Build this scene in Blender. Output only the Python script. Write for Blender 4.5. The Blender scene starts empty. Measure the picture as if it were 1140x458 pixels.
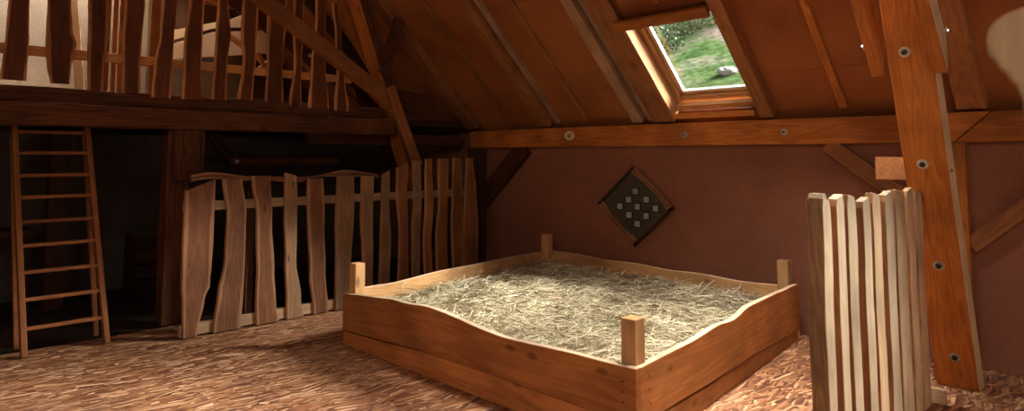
import bpy, math, random
from mathutils import Vector, Matrix, noise
random.seed(7)
V = Vector
sc = bpy.context.scene
COL = sc.collection
PI = math.pi

# ---------------------------------------------------------------- camera model (frame 1140 x 458)
FPX, CX, CY, HZ, EYE = 720.0, 570.0, 117.0, 173.0, 1.6
PITCH = math.atan((HZ - CY) / FPX)
C0 = V((0, 0, EYE))
_fh = V((-math.sin(PI/4), math.cos(PI/4), 0)); _r = V((math.cos(PI/4), math.sin(PI/4), 0)); _z = V((0, 0, 1))
_F = _fh*math.cos(PITCH) + _z*math.sin(PITCH)
_U = _z*math.cos(PITCH) - _fh*math.sin(PITCH)
def ray(x, y): return _F*FPX + _r*(x-CX) + _U*(CY-y)
def atX(x, y, X):
    d = ray(x, y); return C0 + d*(X/d.x)
def atY(x, y, Y):
    d = ray(x, y); return C0 + d*(Y/d.y)
def atZ(x, y, Z):
    d = ray(x, y); return C0 + d*((Z-EYE)/d.z)

cam = bpy.data.cameras.new('camera'); co = bpy.data.objects.new('camera', cam); COL.objects.link(co)
co.location = C0
co.rotation_euler = (PI/2 + PITCH, 0, PI/4)
cam.sensor_width = 36; cam.sensor_fit = 'HORIZONTAL'
cam.lens = 36*FPX/1140
cam.shift_y = -(229-CY)/1140
cam.clip_start = .02; cam.clip_end = 200
sc.camera = co

# ---------------------------------------------------------------- materials
def newmat(name):
    m = bpy.data.materials.new(name); m.use_nodes = True
    nt = m.node_tree; n = nt.nodes; l = nt.links
    return m, n, l, n['Principled BSDF']
def ramp(n, stops, interp='LINEAR'):
    r = n.new('ShaderNodeValToRGB'); r.color_ramp.interpolation = interp
    e = r.color_ramp.elements
    while len(e) < len(stops): e.new(.5)
    for i, (p, c) in enumerate(stops):
        e[i].position = p; e[i].color = (*c, 1)
    return r
def math_node(n, l, op, a, b=None, clamp=False):
    m = n.new('ShaderNodeMath'); m.operation = op; m.use_clamp = clamp
    for i, v in enumerate((a, b)):
        if v is None: continue
        if isinstance(v, (int, float)): m.inputs[i].default_value = v
        else: l.new(v, m.inputs[i])
    return m.outputs[0]
def mixc(n, l, fac, a, b, mode='MIX'):
    m = n.new('ShaderNodeMix'); m.data_type = 'RGBA'; m.blend_type = mode
    for s, v in ((m.inputs[0], fac), (m.inputs[6], a), (m.inputs[7], b)):
        if isinstance(v, (int, float)): s.default_value = v
        elif isinstance(v, tuple): s.default_value = (*v, 1)
        else: l.new(v, s)
    return m.outputs[2]

def wood(name, dark, light, sap=None, rough=.6, scale=1.0, bump=.25, knots=.6, crack=0.0):
    """timber: grain runs along the local Z axis of the object"""
    m, n, l, b = newmat(name)
    tc = n.new('ShaderNodeTexCoord'); oi = n.new('ShaderNodeObjectInfo')
    off = n.new('ShaderNodeVectorMath'); off.operation = 'MULTIPLY_ADD'
    comb = n.new('ShaderNodeCombineXYZ')
    for i, k in enumerate((7.3, 3.1, 11.7)):
        l.new(math_node(n, l, 'MULTIPLY', oi.outputs['Random'], k), comb.inputs[i])
    add = n.new('ShaderNodeVectorMath'); add.operation = 'ADD'
    l.new(tc.outputs['Object'], add.inputs[0]); l.new(comb.outputs[0], add.inputs[1])
    mp = n.new('ShaderNodeMapping'); mp.inputs['Scale'].default_value = (9*scale, 9*scale, .75*scale)
    l.new(add.outputs[0], mp.inputs[0])
    g = n.new('ShaderNodeTexNoise'); g.inputs['Scale'].default_value = 1.4; g.inputs['Detail'].default_value = 3; g.inputs['Distortion'].default_value = 1.2
    l.new(mp.outputs[0], g.inputs['Vector'])
    w = math_node(n, l, 'MULTIPLY', g.outputs['Fac'], 34)
    s = math_node(n, l, 'SINE', w)
    s = math_node(n, l, 'MULTIPLY_ADD', s, .5); n[-1].inputs[2].default_value = .5
    mp2 = n.new('ShaderNodeMapping'); mp2.inputs['Scale'].default_value = (120*scale, 120*scale, 3.5*scale)
    l.new(add.outputs[0], mp2.inputs[0])
    f = n.new('ShaderNodeTexNoise'); f.inputs['Scale'].default_value = 1; f.inputs['Detail'].default_value = 4
    l.new(mp2.outputs[0], f.inputs['Vector'])
    t = math_node(n, l, 'MULTIPLY', s, .45); t2 = math_node(n, l, 'MULTIPLY', f.outputs['Fac'], .75)
    t = math_node(n, l, 'ADD', t, t2, True)
    col = mixc(n, l, t, dark, light)
    # broad tone patches
    p = n.new('ShaderNodeTexNoise'); p.inputs['Scale'].default_value = 2.2; p.inputs['Detail'].default_value = 2
    l.new(add.outputs[0], p.inputs['Vector'])
    r = ramp(n, [(.3, (.68, .66, .64)), (.7, (1.18, 1.16, 1.14))]); l.new(p.outputs['Fac'], r.inputs[0])
    col = mixc(n, l, 1.0, col, r.outputs[0], 'MULTIPLY')
    # knots
    mk = n.new('ShaderNodeMapping'); mk.inputs['Scale'].default_value = (5, 5, 2.2); l.new(add.outputs[0], mk.inputs[0])
    k = n.new('ShaderNodeTexVoronoi'); k.inputs['Scale'].default_value = 1.0; l.new(mk.outputs[0], k.inputs['Vector'])
    kr = ramp(n, [(.0, (1, 1, 1)), (.07, (.8, .8, .8)), (.13, (0, 0, 0))]); l.new(k.outputs['Distance'], kr.inputs[0])
    kf = math_node(n, l, 'MULTIPLY', kr.outputs[0], knots)
    col = mixc(n, l, kf, col, tuple(c*.28 for c in dark))
    if crack > 0:
        mc = n.new('ShaderNodeMapping'); mc.inputs['Scale'].default_value = (16, 16, .35); l.new(add.outputs[0], mc.inputs[0])
        cn = n.new('ShaderNodeTexNoise'); cn.inputs['Scale'].default_value = 1.2; cn.inputs['Detail'].default_value = 2; l.new(mc.outputs[0], cn.inputs['Vector'])
        cr = ramp(n, [(.485, (0, 0, 0)), (.5, (1, 1, 1)), (.515, (0, 0, 0))]); l.new(cn.outputs['Fac'], cr.inputs[0])
        col = mixc(n, l, math_node(n, l, 'MULTIPLY', cr.outputs[0], crack), col, (.008, .004, .002))
    if sap:
        at = n.new('ShaderNodeAttribute'); at.attribute_name = 'sap'
        sn = math_node(n, l, 'MULTIPLY_ADD', f.outputs['Fac'], .5); n[-1].inputs[2].default_value = -.25
        sf = math_node(n, l, 'ADD', at.outputs['Fac'], sn)
        sr = ramp(n, [(.46, (0, 0, 0)), (.6, (1, 1, 1))]); l.new(sf, sr.inputs[0])
        sc2 = mixc(n, l, 1.0, sap, r.outputs[0], 'MULTIPLY')
        sc2 = mixc(n, l, math_node(n, l, 'MULTIPLY', f.outputs['Fac'], .35), sc2, tuple(c*.5 for c in sap))
        col = mixc(n, l, sr.outputs[0], col, sc2)
    # per object tone
    hv = n.new('ShaderNodeHueSaturation'); l.new(col, hv.inputs['Color'])
    l.new(math_node(n, l, 'MULTIPLY_ADD', oi.outputs['Random'], .35), hv.inputs['Value']); n[-1].inputs[2].default_value = .82
    l.new(hv.outputs[0], b.inputs['Base Color'])
    b.inputs['Roughness'].default_value = rough; b.inputs['Specular IOR Level'].default_value = .18
    bp = n.new('ShaderNodeBump'); bp.inputs['Strength'].default_value = bump; bp.inputs['Distance'].default_value = .004
    l.new(f.outputs['Fac'], bp.inputs['Height']); l.new(bp.outputs[0], b.inputs['Normal'])
    return m

M = {}
M['orange'] = wood('orange_timber', (.28, .078, .014), (.54, .185, .038), rough=.55, knots=.7)
M['orange_lit_side'] = wood('lit_side_timber', (.55, .36, .2), (.8, .58, .36), knots=.2)  # light from the right, put into the colour of one timber side
M['old'] = wood('old_brown_timber', (.05, .016, .006), (.14, .047, .017), rough=.75, bump=.6, crack=.9)
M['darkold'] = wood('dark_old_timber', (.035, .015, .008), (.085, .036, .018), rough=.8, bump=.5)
M['rafter'] = wood('rafter_timber', (.2, .07, .024), (.38, .15, .055), knots=.5)
M['grey_rafter'] = wood('greyed_batten', (.25, .13, .07), (.44, .26, .155), knots=.3)
M['fence'] = wood('waney_fence_board', (.115, .045, .021), (.225, .098, .05), sap=(.34, .18, .095), rough=.7)
M['fence_light'] = wood('pale_waney_fence_board', (.21, .11, .055), (.36, .21, .115), sap=(.38, .23, .13), rough=.7, knots=.9)
M['fence_orange'] = wood('orange_waney_fence_board', (.17, .062, .022), (.33, .14, .055), sap=(.36, .17, .075), rough=.7)
M['waney_edge'] = wood('waney_edge', (.33, .155, .07), (.46, .24, .12), knots=0)
M['rail'] = wood('fence_rail', (.24, .145, .085), (.38, .25, .15), knots=.4)
M['loft'] = wood('loft_board', (.075, .021, .008), (.145, .044, .015), sap=(.46, .18, .055), rough=.6)
M['loft_edge'] = wood('loft_board_edge', (.38, .17, .06), (.55, .27, .11), knots=0)
M['loft_slat'] = wood('loft_slat', (.45, .17, .05), (.66, .3, .1), knots=.3)
M['bed'] = wood('bed_board', (.29, .105, .03), (.52, .21, .068), rough=.5, knots=.7, scale=.7)
M['bed_inner'] = wood('bed_board_inner', (.42, .23, .1), (.62, .37, .17), rough=.6, knots=.7, scale=.7)
M['bed_edge'] = wood('bed_board_edge', (.55, .38, .24), (.75, .55, .38), knots=0)
M['pale'] = wood('fresh_pale_wood', (.42, .26, .14), (.62, .44, .27), rough=.65, knots=.4)
M['pale_face'] = wood('sawn_white_wood', (.38, .275, .17), (.56, .43, .29), rough=.65, knots=.2)
M['bark'] = wood('bark_brown', (.16, .085, .045), (.34, .2, .11), rough=.9, bump=.9, knots=.3)
M['bark_edge'] = wood('reddish_bark_edge', (.2, .09, .04), (.38, .18, .08), rough=.85, knots=.2)
M['ladder'] = wood('ladder_wood', (.15, .05, .016), (.29, .11, .038), knots=.2)
M['fg'] = wood('tan_plank', (.36, .24, .14), (.46, .32, .2), rough=.8, knots=.2)
M['skylight'] = wood('skylight_pine', (.34, .15, .055), (.52, .27, .115), rough=.45, knots=.2)

def plaster(name, c1, c2, c3, bumpd=.006, rough=.9):
    m, n, l, b = newmat(name)
    tc = n.new('ShaderNodeTexCoord')
    a = n.new('ShaderNodeTexNoise'); a.inputs['Scale'].default_value = 1.3; a.inputs['Detail'].default_value = 6; l.new(tc.outputs['Object'], a.inputs['Vector'])
    r = ramp(n, [(.3, c1), (.5, c2), (.72, c3)]); l.new(a.outputs['Fac'], r.inputs[0])
    f = n.new('ShaderNodeTexNoise'); f.inputs['Scale'].default_value = 60; f.inputs['Detail'].default_value = 5; l.new(tc.outputs['Object'], f.inputs['Vector'])
    col = mixc(n, l, .25, r.outputs[0], f.outputs['Fac'], 'OVERLAY')
    l.new(col, b.inputs['Base Color']); b.inputs['Roughness'].default_value = rough; b.inputs['Specular IOR Level'].default_value = .2
    h = math_node(n, l, 'ADD', math_node(n, l, 'MULTIPLY', a.outputs['Fac'], 3), f.outputs['Fac'])
    bp = n.new('ShaderNodeBump'); bp.inputs['Strength'].default_value = .5; bp.inputs['Distance'].default_value = bumpd
    l.new(h, bp.inputs['Height']); l.new(bp.outputs[0], b.inputs['Normal'])
    return m
M['clay'] = plaster('clay_plaster', (.215, .084, .048), (.255, .10, .059), (.30, .12, .072))
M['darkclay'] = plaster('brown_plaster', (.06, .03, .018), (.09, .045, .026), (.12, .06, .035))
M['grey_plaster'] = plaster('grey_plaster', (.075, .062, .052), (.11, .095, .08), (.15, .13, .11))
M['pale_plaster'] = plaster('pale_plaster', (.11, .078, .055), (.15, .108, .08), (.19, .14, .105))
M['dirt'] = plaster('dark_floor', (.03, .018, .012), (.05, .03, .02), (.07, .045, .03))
M['roofboard'] = plaster('roof_fibreboard', (.25, .075, .022), (.34, .11, .032), (.41, .145, .045), bumpd=.003)
M['whiteboard'] = plaster('pale_insulation_board', (.6, .45, .3), (.72, .56, .4), (.8, .66, .5), bumpd=.002)
M['stone'] = plaster('weathered_stone', (.10, .10, .09), (.17, .165, .15), (.26, .25, .23))
M['slate'] = plaster('roof_skin', (.05, .04, .035), (.08, .06, .05), (.1, .08, .07))

def osb():
    m, n, l, b = newmat('osb_chipboard')
    tc = n.new('ShaderNodeNewGeometry')
    cols = []; hs = []
    wv = n.new('ShaderNodeTexNoise'); wv.inputs['Scale'].default_value = 3; l.new(tc.outputs['Position'], wv.inputs['Vector'])
    for ang, sx, sy, seed in ((84, 5, 58, 0), (70, 6, 64, 5.3), (100, 5.5, 60, 9.1)):
        mp = n.new('ShaderNodeMapping'); mp.vector_type = 'TEXTURE'
        mp.inputs['Rotation'].default_value = (0, 0, math.radians(ang)); mp.inputs['Location'].default_value = (seed, seed*.7, 0)
        mp.inputs['Scale'].default_value = (1/sx, 1/sy, 1)
        l.new(tc.outputs['Position'], mp.inputs[0])
        ad = n.new('ShaderNodeVectorMath'); ad.operation = 'MULTIPLY_ADD'; ad.inputs[1].default_value = (1.2, 1.2, 0)
        l.new(wv.outputs['Color'], ad.inputs[0]); l.new(mp.outputs[0], ad.inputs[2])
        v = n.new('ShaderNodeTexVoronoi'); v.voronoi_dimensions = '2D'; v.inputs['Scale'].default_value = 1; l.new(ad.outputs[0], v.inputs['Vector'])
        sp = n.new('ShaderNodeSeparateColor'); l.new(v.outputs['Color'], sp.inputs[0])
        cols.append(sp.outputs[0]); hs.append(sp.outputs[1])
    sel = n.new('ShaderNodeTexVoronoi'); sel.voronoi_dimensions = '2D'; sel.inputs['Scale'].default_value = 16; l.new(tc.outputs['Position'], sel.inputs['Vector'])
    ss = n.new('ShaderNodeSeparateColor'); l.new(sel.outputs['Color'], ss.inputs[0])
    f1 = math_node(n, l, 'GREATER_THAN', ss.outputs[0], .55); f2 = math_node(n, l, 'GREATER_THAN', ss.outputs[1], .7)
    def mixf(f, a, b2):
        mm = n.new('ShaderNodeMix'); l.new(f, mm.inputs[0]); l.new(a, mm.inputs[2]); l.new(b2, mm.inputs[3]); return mm.outputs[0]
    v = mixf(f2, mixf(f1, cols[0], cols[1]), cols[2])
    r = ramp(n, [(0, (.075, .022, .008)), (.22, (.19, .066, .025)), (.55, (.31, .13, .056)), (.82, (.45, .235, .12)), (1, (.72, .46, .28))]); l.new(v, r.inputs[0])
    fn = n.new('ShaderNodeTexNoise'); fn.inputs['Scale'].default_value = 1.1; fn.inputs['Detail'].default_value = 3; l.new(tc.outputs['Position'], fn.inputs['Vector'])
    fr = ramp(n, [(.3, (.8, .77, .75)), (.7, (1.15, 1.13, 1.1))]); l.new(fn.outputs['Fac'], fr.inputs[0])
    col = mixc(n, l, 1.0, r.outputs[0], fr.outputs[0], 'MULTIPLY')
    l.new(col, b.inputs['Base Color']); b.inputs['Roughness'].default_value = .62
    bp = n.new('ShaderNodeBump'); bp.inputs['Strength'].default_value = .5; bp.inputs['Distance'].default_value = .003
    l.new(v, bp.inputs['Height']); l.new(bp.outputs[0], b.inputs['Normal'])
    return m
M['osb'] = osb()

def plain(name, c, rough=.5, metal=0.0, noise_amt=.2, scale=20):
    m, n, l, b = newmat(name)
    tc = n.new('ShaderNodeTexCoord'); t = n.new('ShaderNodeTexNoise'); t.inputs['Scale'].default_value = scale; l.new(tc.outputs['Object'], t.inputs['Vector'])
    r = ramp(n, [(.3, tuple(x*(1-noise_amt) for x in c)), (.7, tuple(min(1, x*(1+noise_amt)) for x in c))]); l.new(t.outputs['Fac'], r.inputs[0])
    l.new(r.outputs[0], b.inputs['Base Color']); b.inputs['Roughness'].default_value = rough; b.inputs['Metallic'].default_value = metal
    return m
M['steel'] = plain('galvanised_steel', (.55, .55, .53), .35, 1.0)
M['iron'] = plain('dark_iron', (.03, .028, .027), .5, .6)
M['black'] = plain('black_mark', (.012, .01, .009), .8)
M['white'] = plain('white_seal', (.75, .74, .72), .4)
M['panel'] = plain('dark_brown_board', (.055, .04, .028), .6, 0, .3, 30)
M['stamp'] = plain('pale_stamp', (.62, .45, .33), .7)

def attr_mat(name, stops, attr='tone', rough=.8, sub=0.0):
    m, n, l, b = newmat(name)
    a = n.new('ShaderNodeAttribute'); a.attribute_name = attr
    r = ramp(n, stops); l.new(a.outputs['Fac'], r.inputs[0]); l.new(r.outputs[0], b.inputs['Base Color']); b.inputs['Roughness'].default_value = rough; b.inputs['Specular IOR Level'].default_value = .1
    return m
M['hay'] = attr_mat('dry_hay', [(0, (.14, .10, .055)), (.3, (.36, .28, .17)), (.65, (.62, .53, .36)), (.9, (.82, .75, .56)), (1, (.46, .45, .27))])
M['leaf'] = attr_mat('bush_leaves', [(0, (.02, .045, .012)), (.6, (.075, .12, .045)), (1, (.3, .33, .24))])

def glass(name, tint, gl=.08):
    m, n, l, b = newmat(name)
    t = n.new('ShaderNodeBsdfTransparent'); t.inputs[0].default_value = (*tint, 1)
    g = n.new('ShaderNodeBsdfGlossy'); g.inputs['Roughness'].default_value = .03
    mx = n.new('ShaderNodeMixShader'); mx.inputs[0].default_value = gl
    l.new(t.outputs[0], mx.inputs[1]); l.new(g.outputs[0], mx.inputs[2]); l.new(mx.outputs[0], n['Material Output'].inputs[0])
    return m
M['glass'] = glass('window_glass', (.96, .98, .97))
def blockglass():
    m, n, l, b = newmat('glass_block')
    b.inputs['Base Color'].default_value = (.55, .58, .54, 1); b.inputs['Roughness'].default_value = .12; b.inputs['Transmission Weight'].default_value = .35
    tc = n.new('ShaderNodeTexCoord'); t = n.new('ShaderNodeTexNoise'); t.inputs['Scale'].default_value = 60; l.new(tc.outputs['Object'], t.inputs['Vector'])
    bp = n.new('ShaderNodeBump'); bp.inputs['Distance'].default_value = .004; l.new(t.outputs['Fac'], bp.inputs['Height']); l.new(bp.outputs[0], b.inputs['Normal'])
    return m
M['block'] = blockglass()

def grassmat():
    m, n, l, b = newmat('hill_grass')
    tc = n.new('ShaderNodeTexCoord')
    a = n.new('ShaderNodeTexNoise'); a.inputs['Scale'].default_value = .8; a.inputs['Detail'].default_value = 5; l.new(tc.outputs['Object'], a.inputs['Vector'])
    f = n.new('ShaderNodeTexNoise'); f.inputs['Scale'].default_value = 6; f.inputs['Detail'].default_value = 9; f.inputs['Roughness'].default_value = .7; l.new(tc.outputs['Object'], f.inputs['Vector'])
    r = ramp(n, [(.3, (.03, .055, .018)), (.45, (.05, .075, .03)), (.54, (.08, .085, .055)), (.63, (.13, .10, .085))]); l.new(a.outputs['Fac'], r.inputs[0])
    fr = ramp(n, [(.38, (.45, .5, .45)), (.62, (1.6, 1.55, 1.6))]); l.new(f.outputs['Fac'], fr.inputs[0])
    l.new(mixc(n, l, 1.0, r.outputs[0], fr.outputs[0], 'MULTIPLY'), b.inputs['Base Color']); b.inputs['Roughness'].default_value = 1; b.inputs['Specular IOR Level'].default_value = 0
    return m
M['grass'] = grassmat()

# ---------------------------------------------------------------- object helpers
def tag(o, label=None, cat=None, group=None, kind=None):
    if label: o['label'] = label
    if cat: o['category'] = cat
    if group: o['group'] = group
    if kind: o['kind'] = kind
    return o
def empty(name, loc, label, cat, group=None):
    o = bpy.data.objects.new(name, None); COL.objects.link(o); o.location = loc; o.empty_display_size = .1
    return tag(o, label, cat, group)
def link(name, me, mw, parent=None, bevel=0.0):
    o = bpy.data.objects.new(name, me); COL.objects.link(o)
    if parent is not None:
        o.parent = parent
        pw = Matrix.Translation(parent.location) if parent.parent is None and parent.type == 'EMPTY' else parent['_mw'] if False else PW[parent.name]
        o.matrix_local = pw.inverted() @ mw
    else:
        o.matrix_local = mw
    PW[o.name] = mw.copy()
    if bevel > 0:
        b = o.modifiers.new('bevel', 'BEVEL'); b.width = bevel; b.segments = 2; b.limit_method = 'ANGLE'; b.angle_limit = math.radians(40)
    return o
PW = {}
def frame(O, L, Wd):
    L = V(L).normalized(); Wd = V(Wd); Wd = (Wd - L*Wd.dot(L)).normalized(); Y = L.cross(Wd)
    m = Matrix((Wd, Y, L)).transposed().to_4x4(); m.translation = V(O); return m
def mesh(name, vs, fs, mats, fm=None, smooth=False, attrs=None):
    me = bpy.data.meshes.new(name); me.from_pydata([tuple(v) for v in vs], [], fs); me.validate()
    for m in mats: me.materials.append(M[m] if isinstance(m, str) else m)
    if fm and len(fm) == len(me.polygons): me.polygons.foreach_set('material_index', fm)
    if smooth: me.polygons.foreach_set('use_smooth', [True]*len(me.polygons))
    for k, a in (attrs or {}).items():
        at = me.attributes.new(k, 'FLOAT', 'POINT'); at.data.foreach_set('value', a)
    me.update(); return me
def beam(name, p0, p1, w, h, mat, up=(0, 0, 1), parent=None, bevel=.006, wob=0.0, seg=1, side=None):
    """rectangular timber from p0 to p1; w across (side axis), h along up"""
    p0, p1 = V(p0), V(p1); L = p1-p0; ln = L.length
    Wd = L.cross(V(up)).normalized() if L.normalized().cross(V(up)).length > 1e-3 else V((1, 0, 0))
    mw = frame(p0, L, Wd)
    # local x = side, local y = L x Wd
    vs = []; fs = []; sd = random.random()*50
    for i in range(seg+1):
        z = ln*i/seg
        for (x, y) in ((-w/2, -h/2), (w/2, -h/2), (w/2, h/2), (-w/2, h/2)):
            k = 0
            if wob:
                k = wob*noise.noise(V((sd+x*9, y*9, z*1.7)))
            vs.append((x+(k if x > 0 else -k)*.8, y+(k if y > 0 else -k), z))
    for i in range(seg):
        a = i*4; b = a+4
        for j in range(4): fs.append((a+j, a+(j+1) % 4, b+(j+1) % 4, b+j))
    fs.append((3, 2, 1, 0)); e = seg*4; fs.append((e, e+1, e+2, e+3))
    fm = None; mats = [mat]
    if side:
        mats.append(side[0]); fm = [0]*len(fs)
        for i in range(seg):
            for j in side[1]: fm[i*4+j] = 1
    return link(name, mesh(name, vs, fs, mats, fm), mw, parent, bevel)
def box(name, lo, hi, mat, parent=None, bevel=.004, mw=None):
    """box in the axes of mw (default world); grain along the longest side for timber"""
    mw = mw or Matrix.Identity(4)
    lo, hi = V(lo), V(hi); d = hi-lo; c = (lo+hi)/2
    ax = max(range(3), key=lambda i: d[i])
    if ax == 2: R = Matrix.Identity(3); dd = d
    elif ax == 0: R = Matrix(((0, 0, 1), (1, 0, 0), (0, 1, 0))); dd = V((d.y, d.z, d.x))     # local z->x, x->y, y->z
    else: R = Matrix(((0, 1, 0), (0, 0, 1), (1, 0, 0))); dd = V((d.z, d.x, d.y))
    m = mw @ Matrix.Translation(c) @ R.to_4x4()
    x, y, z = dd/2
    vs = [(-x, -y, -z), (x, -y, -z), (x, y, -z), (-x, y, -z), (-x, -y, z), (x, -y, z), (x, y, z), (-x, y, z)]
    fs = [(3, 2, 1, 0), (4, 5, 6, 7), (0, 1, 5, 4), (1, 2, 6, 5), (2, 3, 7, 6), (3, 0, 4, 7)]
    return link(name, mesh(name, vs, fs, [mat]), m, parent, bevel)
def slab(name, st, t, O, L, Wd, mats, parent=None, cham=0.0, ends=(0, 0), bevel=.003, sapw=.26, rough_edge=0.0, step=.045):
    """waney board: st = [(l, w0, w1)] stations; local z = L, x = W; thickness t along L x W.
    mats = (face, edge); ends = extra length at start/end as a slope across the width"""
    mw = frame(O, L, Wd)
    # resample with small waviness
    pts = []
    sd = random.random()*100
    n = max(10, int(abs(st[-1][0]-st[0][0])/step)); n = min(n, 200)
    for i in range(n+1):
        l = st[0][0] + (st[-1][0]-st[0][0])*i/n
        for a, b in zip(st, st[1:]):
            if l <= b[0]+1e-9: break
        u = (l-a[0])/max(1e-9, b[0]-a[0]); u = min(1, max(0, u)); u = u*u*(3-2*u)
        w0 = a[1]+(b[1]-a[1])*u; w1 = a[2]+(b[2]-a[2])*u
        if rough_edge:
            w0 += rough_edge*noise.noise(V((sd, l*3.1, 0))) + rough_edge*.35*noise.noise(V((sd, l*13, 3)))
            w1 += rough_edge*noise.noise(V((sd+40, l*3.1, 0))) + rough_edge*.35*noise.noise(V((sd+40, l*13, 3)))
        pts.append((l, w0, w1))
    cols = [0, .1, .2, .35, .5, .65, .8, .9, 1]
    vs = []; sap = []; nc = len(cols)
    wm = sum(p[2]-p[1] for p in pts)/len(pts)
    for i, (l, w0, w1) in enumerate(pts):
        for yy, ch in ((0, cham), (t, 0)):
            for c in cols:
                x = (w0+ch)+(w1-w0-2*ch)*c
                ll = l
                if i == 0: ll += ends[0]*(c-.5)
                if i == len(pts)-1:
                    ll += ends[1]*(c-.5)
                    if len(ends) > 2: ll += -ends[2]*(2*c-1)**2
                vs.append((x, yy, ll))
                j = noise.noise(V((sd+9, l*1.8, c*.5)))*.22
                sap.append(max(0, min(1, .5+((abs(c-.5)*2)-(1-sapw*2)+j)*1.6)))
    fs = []; fm = []
    def I(i, s, c): return i*2*nc+s*nc+c
    for i in range(len(pts)-1):
        for c in range(nc-1):
            fs.append((I(i, 0, c), I(i, 0, c+1), I(i+1, 0, c+1), I(i+1, 0, c))); fm.append(0)
            fs.append((I(i, 1, c+1), I(i, 1, c), I(i+1, 1, c), I(i+1, 1, c+1))); fm.append(0)
        fs.append((I(i, 1, 0), I(i, 0, 0), I(i+1, 0, 0), I(i+1, 1, 0))); fm.append(1)
        fs.append((I(i, 0, nc-1), I(i, 1, nc-1), I(i+1, 1, nc-1), I(i+1, 0, nc-1))); fm.append(1)
    e = len(pts)-1
    for c in range(nc-1):
        fs.append((I(0, 1, c), I(0, 1, c+1), I(0, 0, c+1), I(0, 0, c))); fm.append(0)
        fs.append((I(e, 0, c), I(e, 0, c+1), I(e, 1, c+1), I(e, 1, c))); fm.append(0)
    return link(name, mesh(name, vs, fs, list(mats), fm, attrs={'sap': sap}), mw, parent, bevel)
def prism(name, pts, t, O, A, B, mats, parent=None, bevel=.004, grain='A'):
    """polygon pts=(a,b) in plane axes A,B extruded t along A x B; local z follows the grain axis"""
    A = V(A).normalized(); B = V(B).normalized(); Nn = A.cross(B)
    mw = Matrix((B, Nn*-1, A)).transposed().to_4x4() if False else None
    # local: z=A, x=B, y=A x B
    mw = frame(O, A, B)
    n = len(pts)
    vs = [(b, 0, a) for a, b in pts]+[(b, t, a) for a, b in pts]
    area = sum(pts[i][0]*pts[(i+1) % n][1]-pts[(i+1) % n][0]*pts[i][1] for i in range(n))
    f0 = list(range(n)); f1 = [n+i for i in reversed(range(n))]
    fs = [f0, f1]+[(i+n, (i+1) % n+n, (i+1) % n, i) for i in range(n)]
    if area > 0: fs = [tuple(reversed(f)) for f in fs]
    fm = [0, 0]+[len(mats)-1]*n
    return link(name, mesh(name, vs, fs, list(mats), fm), mw, parent, bevel)
def cyl(name, c, axis, r, h, mat, parent=None, seg=20, bevel=.0015, r2=None):
    axis = V(axis).normalized(); up = V((0, 0, 1)) if abs(axis.z) < .9 else V((1, 0, 0))
    mw = frame(c, axis, axis.cross(up)); r2 = r if r2 is None else r2
    vs = [(r*math.cos(2*PI*i/seg), r*math.sin(2*PI*i/seg), 0) for i in range(seg)]+[(r2*math.cos(2*PI*i/seg), r2*math.sin(2*PI*i/seg), h) for i in range(seg)]
    fs = [tuple(reversed(range(seg))), tuple(range(seg, 2*seg))]+[(i, (i+1) % seg, (i+1) % seg+seg, i+seg) for i in range(seg)]
    return link(name, mesh(name, vs, fs, [mat]), mw, parent, bevel)
def bolt(c, axis, parent, r=.022, countersunk=False, name='bolt'):
    """washer, hexagon nut and threaded end standing out along axis"""
    b = cyl(name, V(c)-V(axis).normalized()*.004, axis, r, .007, 'steel', parent, 24)
    a = V(axis).normalized()
    if countersunk:
        cyl('bolt_hole', V(c)+a*.0032, axis, r*.5, .001, 'black', b, 18, 0)
    cyl('nut', V(c)+a*.003, axis, r*.52, r*.4, 'steel' if not countersunk else 'iron', b, 6, .001)
    cyl('thread', V(c)+a*.003, axis, r*.26, r*.75, 'iron', b, 10, .0005)
    return b
def struct(o): o['kind'] = 'structure'; return o
def slabbox(name, lo, hi, mat): return struct(box(name, lo, hi, mat, bevel=0))

# ---------------------------------------------------------------- dimensions
YW = 6.03                    # wall with the diamond light
RY, RZ, RT = 5.95, 1.95, .95 # roof underside passes here, slope
rc = 1/math.sqrt(1+RT*RT); rs = RT*rc
RIDGE_Y = 1.0
XL, XR, YS = -10.3, 4.2, -4.03

# ---------------------------------------------------------------- shell
slabbox('floor', (-6.66, YS, -.05), (XR, YW+.1, 0), 'osb')
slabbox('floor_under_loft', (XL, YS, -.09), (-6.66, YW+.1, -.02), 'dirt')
# wall behind the bed with a diamond opening is one wavy plaster sheet
def clay_wall():
    nx, nz = 90, 16; vs = []; fs = []
    for j in range(nz+1):
        for i in range(nx+1):
            x = XL+(XR-XL)*i/nx; z = -.05+1.97*j/nz
            vs.append((x, YW+.012*noise.noise(V((x*1.3, z*1.5, 0))), z))
    o0 = len(vs)
    for j in range(nz):
        for i in range(nx):
            a = j*(nx+1)+i; fs.append((a, a+1, a+nx+2, a+nx+1))
    vs += [(XL, YW+.25, -.05), (XR, YW+.25, -.05), (XR, YW+.25, 1.92), (XL, YW+.25, 1.92)]
    fs.append((o0+1, o0, o0+3, o0+2))
    top = nz*(nx+1)
    fs.append(tuple([top+i for i in range(nx+1)]+[o0+2, o0+3]))
    return struct(link('wall_back', mesh('wall_back', vs, fs, ['clay'], smooth=True), Matrix.Identity(4)))
clay_wall()
slabbox('wall_right', (XR, YS, -.05), (XR+.2, YW+.25, 1.95), 'clay')
slabbox('wall_front', (XL, YS-.2, -.05), (XR+.2, YS, 1.95), 'clay')
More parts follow.
